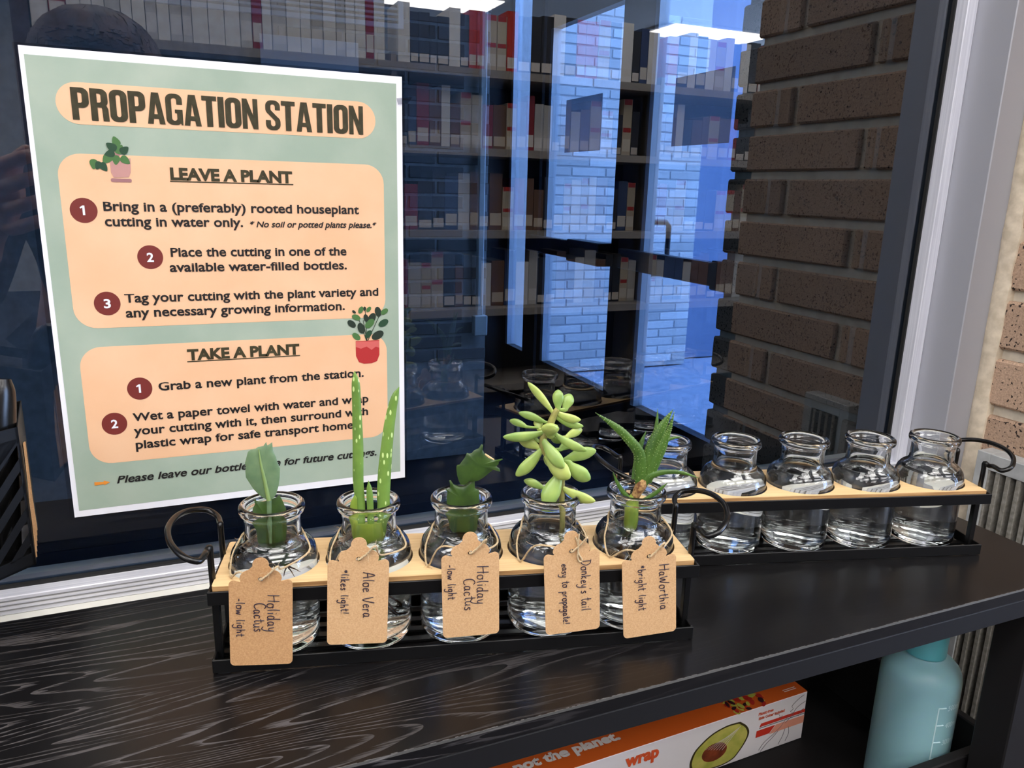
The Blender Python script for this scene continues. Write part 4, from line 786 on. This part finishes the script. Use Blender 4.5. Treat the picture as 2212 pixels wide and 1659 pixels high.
for i, ((u, z), lean, mt, w, lines, lab) in enumerate(TAGS):
    p = rackpt(u, -34, z); t = empty('paper_tag', p, 0, lab, 'tag', 'kraft plant tags'); t.rotation_euler = (math.pi/2-.03, 0, RA[1])
    # lean is a turn in the card's own plane
    t.rotation_mode = 'QUATERNION'; Rm = Matrix.Rotation(RA[1], 3, 'Z') @ Matrix.Rotation(math.pi/2+.03, 3, 'X') @ Matrix.Rotation(math.radians(-lean), 3, 'Z'); t.rotation_quaternion = Rm.to_quaternion()
    curve_shape('card', [card_outline(w), disc(0, 0, .0013, n=20)], .0005, mt, t)
    for k, (body, xb, a, b, cap) in enumerate(lines): handwrite(body, xb, a*.001, b*.001, cap, t, i*7+k)
    # twine: from the hole round the neck and back, in world coordinates then into the tag's frame
    bx, by, bz = AP[i]; inv = Rm.inverted(); th = RA[1]
    def RP(a, r, zz): # angle from the rack's front, clockwise seen from above, around the bottle axis
        return Vector((bx, by, 0))+Vector((r*math.sin(a)*math.cos(th)+r*math.cos(a)*math.sin(th), r*math.sin(a)*math.sin(th)-r*math.cos(a)*math.cos(th), -.2346+zz))
    zn = -.0172
    loop = [RP(math.radians(a), .0156, zn-(.001 if abs(a) < 120 else 0)) for a in (100, 130, 160, 180, 200, 230, 260)]
    hu = (u-(i-2)*SP*1000)*.001
    dl = {0: (.0185, .0165), 1: (.016, .018), 2: (.0205, .0165), 3: (.015, .0172), 4: (.0175, .018)}[i]
    lft = [RP(math.radians(-84), .0168, zn-.001), RP(math.radians(-66), .0222, zn-.0085), RP(math.radians(-48), .0262, zn-.0150), RP(math.radians(-26), .0305, (z*.001+.2346)+.001)]
    rgt = [RP(math.radians(84), .0168, zn-.001), RP(math.radians(62), .0218, zn-.0065), p*0+(RP(math.radians(62), .0218, zn-.0065)*.45+(p+Rm @ Vector((0, .002, .003)))*.55)+Vector((.001*math.sin(th), -.0025, .0))]
    hole = p+Rm @ Vector((0, .0002, .0012)); holeb = p+Rm @ Vector((0, 0, -.0012))
    W_ = [holeb]+lft[::-1]+loop[::-1]+rgt+[p+Rm @ Vector((.0082, .0078, .0016)), p+Rm @ Vector((.0042, .0036, .0012)), hole, p+Rm @ Vector((0, .0003, -.0006))]
    tube('twine', [inv @ (q-p) for q in W_], .00052, m_twine, t, 6, sm=5)
    fz, ff = [], []
    rnd = random.Random(i)
    for q in range(26):   # loose fibres
        b0 = W_[rnd.choice([1, 2, 3, 4, 5, len(W_)-3, len(W_)-4, len(W_)-5, len(W_)-6])]; d = Vector([rnd.uniform(-1, 1) for _ in range(3)]).normalized()*rnd.uniform(.002, .006)
        a_, f_ = tubegeo(spline([inv @ (b0-p), inv @ (b0-p+d*.6+Vector((0, 0, rnd.uniform(-.001, .001)))), inv @ (b0-p+d)], 3), .00007, 3); o = len(fz); fz += a_; ff += [[k+o for k in f] for f in f_]
    mk('twine_fibre', fz, ff, m_twine, t, kind='stuff')
    if i == 3: tube('twine_knot', [Vector((.004, .010, .0008)), Vector((.0035, .004, .001)), Vector((.0035, -.001, .0009)), Vector((.0055, -.0055, .0008)), Vector((.0040, -.0062, .0008)), Vector((.0030, -.003, .0009)), Vector((.0035, .003, .0009)), Vector((.0022, .0085, .0008))], .0005, m_twine, t, 6, sm=4)

# ------------------------------------------------------------------ wrap carton in the lower tray
CO = Vector((.5519, -.09, -.4883)); ca = math.atan2(.0349, .9994)
ct = empty('wrap_carton', (CO.x, CO.y, -.5360), ca, 'long white and orange food wrap carton with an avocado picture in the lower tray', 'carton')
CHt = .0475; CL = .315
box('carton_body', (-CL, 0, 0), (0, .045, CHt), m_c_white, ct, bev=.0005)
box('top_panel', (-CL, .0002, CHt), (-.0002, .045, CHt+.0003), m_c_or, ct)
def front(name, pts, m, lvl=1, out=False):
    o = curve_shape(name, [[(-a*.001, CHt+b*.001) for a, b in pts]], .0001, m, ct); o.rotation_euler = (math.pi/2, 0, 0); o.location = (0, -.00018*lvl, 0); return o
AVO = [(74.4,-8.1),(66.7,-14.3),(63.2,-21.6),(65.6,-29.5),(72.8,-39),(79.9,-44.2),(95.0,-46.1),(116.9,-43.1),(124.1,-36.1),(122.0,-25.3),(115.5,-18.2),(104.0,-11.2),(92.0,-8.1),(83.7,-7.5)]
c0 = (94, -27); AV = [(p.x, p.y) for p in spline([(a, b, 0) for a, b in AVO+AVO[:1]], 4)][:-1]
front('printed_avocado', AV, m_avo_skin, 1); front('printed_avocado', [(c0[0]+(a-c0[0])*.93, c0[1]+(b-c0[1])*.93) for a, b in AV], m_avo, 2)
front('printed_avocado_pit', disc(99.5, -29.5, 13, 8.6), m_pit, 3)
for q in range(7): front('printed_film', [(74+q*2, -12-q), (74.4+q*2, -12-q), (92+q*3, -30+q), (91.6+q*3, -30+q)], m_c_tw, 4)
front('printed_stripe', [(50.7, -17.2), (.5, -17.2), (.5, -20.4), (52, -20.4)], m_c_red, 1); front('printed_stripe', [(54.7, -23.5), (34, -23.5), (40, -30.1), (55.1, -30.1)], m_c_red, 1)
front('printed_stripe', [(52, -21.2), (.5, -21.2), (.5, -21.9), (52, -21.9)], m_line, 1); front('printed_stripe', [(33, -23.5), (.5, -23.5), (.5, -31), (40, -31)], m_c_pink, 1)
def fline(pts):
    v, f = tubegeo(spline([Vector((-a*.001, -.0003, CHt+b*.001)) for a, b in pts], 4), .00018, 4); mk('printed_line', v, f, m_line, ct)
for L_ in ([(4, -2), (9, -4), (14, -7), (17, -10), (15, -13), (18, -15), (14, -17), (19, -18), (24, -23), (27, -27)], [(1, -9), (7, -11), (12, -14), (16, -20), (23, -25)], [(2, -16), (6, -18), (4, -20), (8, -22)], [(27, -27), (36, -33), (45, -38), (50, -44)], [(48, -46), (42, -40), (36, -36), (30, -31)], [(22, -31), (24, -38), (28, -45)], [(18, -30), (17, -37), (20, -44)], [(35.4, -13.1), (31.5, -13.6), (28.7, -18.2)], [(30.6, -16.8), (28.6, -18.6), (27.3, -15.8)]): fline(L_)
def ftext(body, x0, x1, z, cap, mat, weight=.02, lvl=2):
    o = text_mesh('lettering', body, cap, (x0-x1)*.001, mat, ct, weight); o.rotation_euler = (math.pi/2, 0, 0); o.location = (-x0*.001, -.0002*lvl, CHt+z*.001)
ftext('Plastic-free', 54.9, 38.5, -8.2, .0027, m_c_text, .03); ftext('Slide Cutter Included', 54.3, 25.2, -12.6, .0026, m_c_text, .03); ftext('wrap', 188.5, 156.6, -14.6, .0098, m_c_text, .05)
def ttext(body, x0, x1, y, cap):
    o = text_mesh('lettering', body, cap, (x0-x1)*.001, m_c_tw, ct, .05); o.location = (-x0*.001, y*.001, CHt+.0004)
ttext('not the planet.', 276.5, 184.3, 13.2, .0085)
for pts in (((20.1, 8.9), (6.5, 8.9)), ((20.1, 6.9), (6.5, 6.9))):
    (a, b), (c, d) = pts; box('printed_bar', (-a*.001, b*.001, CHt+.0003), (-c*.001, (b+.7)*.001, CHt+.0004), m_c_tw, ct)
fr_ = random.Random(5)
for q in range(34):
    a = fr_.uniform(44, 80); b = fr_.uniform(1.5, 20); o = curve_shape('printed_fruit', [disc(0, 0, fr_.uniform(.0022, .0042), fr_.uniform(.0015, .0026), 10)], .00005, [m_fr1, m_fr2, m_fr1, m_fr3, m_fr2][q % 5], ct); o.location = (-a*.001, b*.001, CHt+.00045+q*.00001); o.rotation_euler = (0, 0, fr_.uniform(0, 3))

# ------------------------------------------------------------------ frosted teal bottle
te = empty('squeeze_bottle', (.5885, -.1640, -.5360), 0, 'frosted teal plastic bottle with moulded volume marks in the lower tray', 'bottle')
lathe('body', [(0, 0), (.024, 0), (.0278, .0015), (.0290, .006), (.0290, .100), (.0288, .1065), (.0280, .1110), (.0262, .1150), (.0230, .1185), (.0190, .1210), (.0150, .1225), (.0135, .1235), (.0130, .126), (0, .126)], m_teal, te, 48)
lathe('cap', [(0, .1245), (.0150, .1245), (.0152, .126), (.0150, .145), (.0140, .147), (.010, .1475), (.006, .155), (.004, .165), (0, .166)], m_tealcap, te, 36)
def on_teal(a, z, h=.0004): r = .0290+h; return (r*math.cos(a), r*math.sin(a), z)
A0 = math.radians(-112)
def tl(p, rad=.0006):
    tube('volume_mark', [on_teal(A0+q[0]/.029, q[1], .0001) for q in p], rad, m_tealline, te, 5)
tl([(0, .030), (0, .094)]); 
for z in (.094, .079, .064, .049, .034): tl([(0, z), (.003, z), (.006, z)])
for body, z in (('500ml', .0915), ('400ml', .0765), ('300ml', .0615), ('200ml', .0465)):
    o = text_mesh('volume_number', body, .0045, .0120, m_tealline, te, .02)
    for v in o.data.vertices: v.co = on_teal(A0+(.0075+v.co.x)/.029, z+v.co.y, .0005)

# ------------------------------------------------------------------ pen organiser at the left edge
rs = tag(box('riser_box', (-.20, -.150, TZ), (-.055, -.075, -.2725), m_darkwall, bev=.001), 'dark box under the black wire organiser at the left end of the table', 'box')
def ppt(s, z, n=0):  # along the front face (s mm to the left of its right edge)
    base = Vector((-.0076, -.0906)); d = Vector((-.0138, -.0134)).normalized(); nn = Vector((.12, -.993))
    q = base+d*s*.001+nn*n*.001; return Vector((q.x, q.y, z))
og = empty('pen_organiser', (0, 0, 0), 0, 'black metal desk organiser with diagonal cut-outs at the left edge', 'organiser')
ZB, ZT = -.2670, -.1915
def oquad(name, pts, th=1.0, mat=m_blackmetal, n0=0):
    n = len(pts); vs = [ppt(s, z, n0) for s, z in pts]+[ppt(s, z, n0-th) for s, z in pts]
    fs = [list(range(n)), list(range(2*n-1, n-1, -1))]+[[i, i+n, (i+1) % n+n, (i+1) % n] for i in range(n)]
    mk(name, vs, fs, mat, og)
W0 = 80
oquad('face_band', [(0, ZT), (W0, ZT), (W0, ZT-.007), (0, ZT-.007)]); oquad('face_band', [(0, ZB+.007), (W0, ZB+.007), (W0, ZB), (0, ZB)]); oquad('face_band', [(0, ZT), (1.5, ZT), (1.5, ZB), (0, ZB)])
for k in range(12):
    z0 = ZT-.018-.0135*k+.03
    p = [(0, z0), (W0, z0-W0*.00105), (W0, z0-W0*.00105-.0062), (0, z0-.0062)]
    def clip(s, z): return (s, z)
    # cut each diagonal band to the height of the face
    band = []
    for a, b in zip(p, p[1:]+p[:1]):
        for q in range(24): t = q/24; s, z = a[0]+(b[0]-a[0])*t, a[1]+(b[1]-a[1])*t; band.append((s, min(ZT-.006, max(ZB+.006, z))))
    zs = [b[1] for b in band]
    if max(zs)-min(zs) > .002: oquad('diagonal_slat', band, .8)
oquad('side_panel', [(0, ZT), (.6, ZT), (.6, ZB), (0, ZB)], 55)
oquad('back_panel', [(0, ZT), (W0, ZT), (W0, ZB), (0, ZB)], .8, n0=-54); oquad('bottom_panel', [(0, ZB+.001), (W0, ZB+.001), (W0, ZB), (0, ZB)], 55)
cs = random.Random(2)
for k in range(6):
    a = -4-7.5*k; zt_ = ZT+.004-cs.uniform(0, .012)
    o = box('card', (0, 0, 0), (.030, .0006, .062), m_kraft if k % 2 else m_kraft2)
    q = ppt(-.8, ZB+.002+.0005*k, -4-6.2*k); o.location = q; o.rotation_euler = (.02*cs.uniform(-1, 1), 0, math.radians(100)); 
    o.scale = (.17, 1, 1-.035*k)
    tag(o, 'brown card standing on edge against the organiser side, one of a fanned stack', 'card', 'brown cards beside the organiser')
mh = empty('scissors', (0, 0, 0), 0, 'glossy black rounded scissor handle standing in the organiser at left', 'scissors')
tube('handle', [ppt(14, -.262, -12), ppt(12, -.23, -12), ppt(9.5, -.195, -12), ppt(6, -.176, -12), ppt(4.5, -.1685, -12)], [.006, .007, .0075, .0062, .0035], m_blackwire, mh, 16, .7, sm=5)
tube('handle', [ppt(26, -.262, -14), ppt(24, -.23, -14), ppt(20, -.195, -14), ppt(14, -.178, -14), ppt(9, -.1715, -13)], [.006, .007, .0075, .0062, .0035], m_blackwire, mh, 16, .7, sm=5)

for k_, (s1, n1) in enumerate(((9, -30), (24, -36), (44, -30))):
    mk_ = empty('marker_pen', ppt(s1, ZB+.001, n1), 0, ['pale grey marker pen seen through the organiser slots nearest its right edge', 'white marker pen with dark lettering bands in the organiser', 'light marker pen deepest to the left in the organiser'][k_], 'pen')
    lathe('barrel', [(0, 0), (.0055, 0), (.006, .002), (.006, .060), (0, .060)], m_paper, mk_, 20); lathe('pen_cap', [(0, .060), (.0064, .060), (.0064, .066), (.005, .0685), (0, .069)], m_black, mk_, 20)
    for q_ in range(3): lathe('print_band', [(.00605, .014+q_*.014), (.0062, .015+q_*.014), (.0062, .018+q_*.014), (.00605, .019+q_*.014)], m_line, mk_, 20)
# ------------------------------------------------------------------ the photographer, seen only as a reflection
m_skin = pm('skin', srgb(200, 150, 125), .5, Subsurface_Weight=.1); m_hair = mottled('brown_hair', srgb(52, 34, 26), srgb(104, 70, 50), 60, .45, stretch=(1, .15, .4)); m_shirt = mottled('dark_patterned_shirt', srgb(30, 28, 34), srgb(96, 80, 70), 40, .8)
pe = empty('person', (-.03, -1.02, FZ), 0, 'person with brown hair and dark patterned top, reflected above the poster', 'person')
def skin_mesh(name, verts, edges, radii, mat, parent, root=0, lv=2):
    me = bpy.data.meshes.new(name); me.from_pydata(verts, edges, []); o = bpy.data.objects.new(name, me); COL.objects.link(o)
    md = o.modifiers.new('s', 'SKIN'); sv = me.skin_vertices[0].data
    for i, r in enumerate(radii): sv[i].radius = (r, r) if not isinstance(r, tuple) else r; sv[i].use_root = (i == root)
    o.modifiers.new('u', 'SUBSURF').levels = lv; o.modifiers['u'].render_levels = lv
    dg = bpy.context.evaluated_depsgraph_get(); m2 = bpy.data.meshes.new_from_object(o.evaluated_get(dg)); m2.name = name
    bpy.data.objects.remove(o); m2.materials.clear(); m2.materials.append(mat); m2.polygons.foreach_set('use_smooth', [True]*len(m2.polygons))
    return link(bpy.data.objects.new(name, m2), parent)
hz = 1.22  # head centre above the floor; the person bends towards the phone
V = [(0, -.16, .78), (0, -.16, .92), (0, -.15, 1.04), (0, -.10, 1.10), (0, -.02, 1.15), (0, .0, 1.20), (0, .0, 1.27)]
E_ = [(0, 1), (1, 2), (2, 3), (3, 4), (4, 5), (5, 6)]; Rr = [(.15, .11), (.13, .10), (.15, .11), .07, .055, (.075, .09), (.078, .095)]
for s in (-1, 1):
    b = len(V); V += [(s*.18, -.13, 1.04), (s*.23, .02, .86), (s*.14, .30, .99), (s*.095, .385, 1.03)]; E_ += [(2, b), (b, b+1), (b+1, b+2), (b+2, b+3)]; Rr += [.055, .045, .033, (.018, .034)]
    for q, (dx, dz, l) in enumerate(((.0, .042, .9), (.0, .016, 1), (.0, -.012, .95), (.0, -.036, .8))):
        c = len(V); V += [(s*(.090), .40, 1.03+dz), (s*.060, .43*1, 1.04+dz), (s*.048, .405, 1.045+dz)]; E_ += [(b+3, c), (c, c+1), (c+1, c+2)]; Rr += [.010, .009, .008]
    c = len(V); V += [(s*.080, .38, 1.075), (s*.055, .395, 1.095)]; E_ += [(b+3, c), (c, c+1)]; Rr += [.011, .009]
    g = len(V); V += [(s*.10, -.16, .70), (s*.11, .06, .45), (s*.11, -.12, .07), (s*.12, .06, .03)]; E_ += [(0, g), (g, g+1), (g+1, g+2), (g+2, g+3)]; Rr += [.095, .06, .04, .03]
skin_mesh('body', V, E_, Rr, m_skin, pe)
T_ = [v for v in V[:4]]; 
sv_ = [(0, -.16, .76), (0, -.16, .92), (0, -.15, 1.04), (0, -.11, 1.085), (-.18, -.13, 1.04), (-.23, .02, .86), (-.16, .24, .96), (.18, -.13, 1.04), (.23, .02, .86), (.16, .24, .96)]
skin_mesh('shirt', sv_, [(0, 1), (1, 2), (2, 3), (2, 4), (4, 5), (5, 6), (2, 7), (7, 8), (8, 9)], [(.165, .125), (.145, .115), (.165, .125), .085, .068, .058, .045, .068, .058, .045], m_shirt, pe)
skin_mesh('trousers', [(0, -.16, .80), (-.10, -.16, .70), (-.11, .06, .45), (-.11, -.12, .10), (.10, -.16, .70), (.11, .06, .45), (.11, -.12, .10)], [(0, 1), (1, 2), (2, 3), (0, 4), (4, 5), (5, 6)], [(.16, .12), .108, .074, .055, .108, .074, .055], pm('dark_trousers', srgb(30, 32, 44), .8), pe)
# hair: cap of strands from a crown parting
hv, hf = [], []
hr = random.Random(4)
for q in range(900):
    a = hr.uniform(0, 6.283); el = hr.uniform(.0, 1.5); c = Vector((0, -.005, 1.245)); R_ = Vector((.092, .108, .085))
    pts = []
    for k in range(6):
        e2 = 1.45-(el*.35+k*.33); aa = a+.12*math.sin(k+q); s = 1.0+.02*k+.03*hr.random()
        if e2 > -.2: pts.append(c+Vector((R_.x*math.cos(aa)*math.cos(e2)*s, R_.y*math.sin(aa)*math.cos(e2)*s, R_.z*math.sin(e2)*s)))
        else: pts.append(pts[-1]+Vector((0, 0, -.035)))
    if math.sin(a) > .55: pts = pts[:4]
    A_, B_ = tubegeo(pts, [.0045, .005, .005, .0045, .004, .002][:len(pts)], 4); o = len(hv); hv += A_; hf += [[k+o for k in f] for f in B_]
mk('hair', hv, hf, m_hair, pe, True, kind='stuff')
for s in (-1, 1):
    e = lathe('eye', [(0, -.011), (.008, -.008), (.011, 0), (.008, .008), (0, .011)], m_paper, pe, 12, (s*.030, .086, 1.235))
tube('nose', [(0, .088, 1.245), (0, .104, 1.215), (0, .098, 1.205)], [.006, .011, .008], m_skin, pe, 8); tube('mouth', [(-.022, .086, 1.18), (0, .092, 1.178), (.022, .086, 1.18)], [.003, .005, .003], m_maroon, pe, 8)
for s in (-1, 1): tube('ear', [(s*.078, .0, 1.25), (s*.088, -.004, 1.235), (s*.082, .0, 1.21)], [.008, .012, .006], m_skin, pe, 8)
ph_ = tag(box('smartphone', (.035, -.550, -.135), (.112, -.541, .010), m_black, bev=.003), 'black smartphone held up to the window by the person', 'phone')
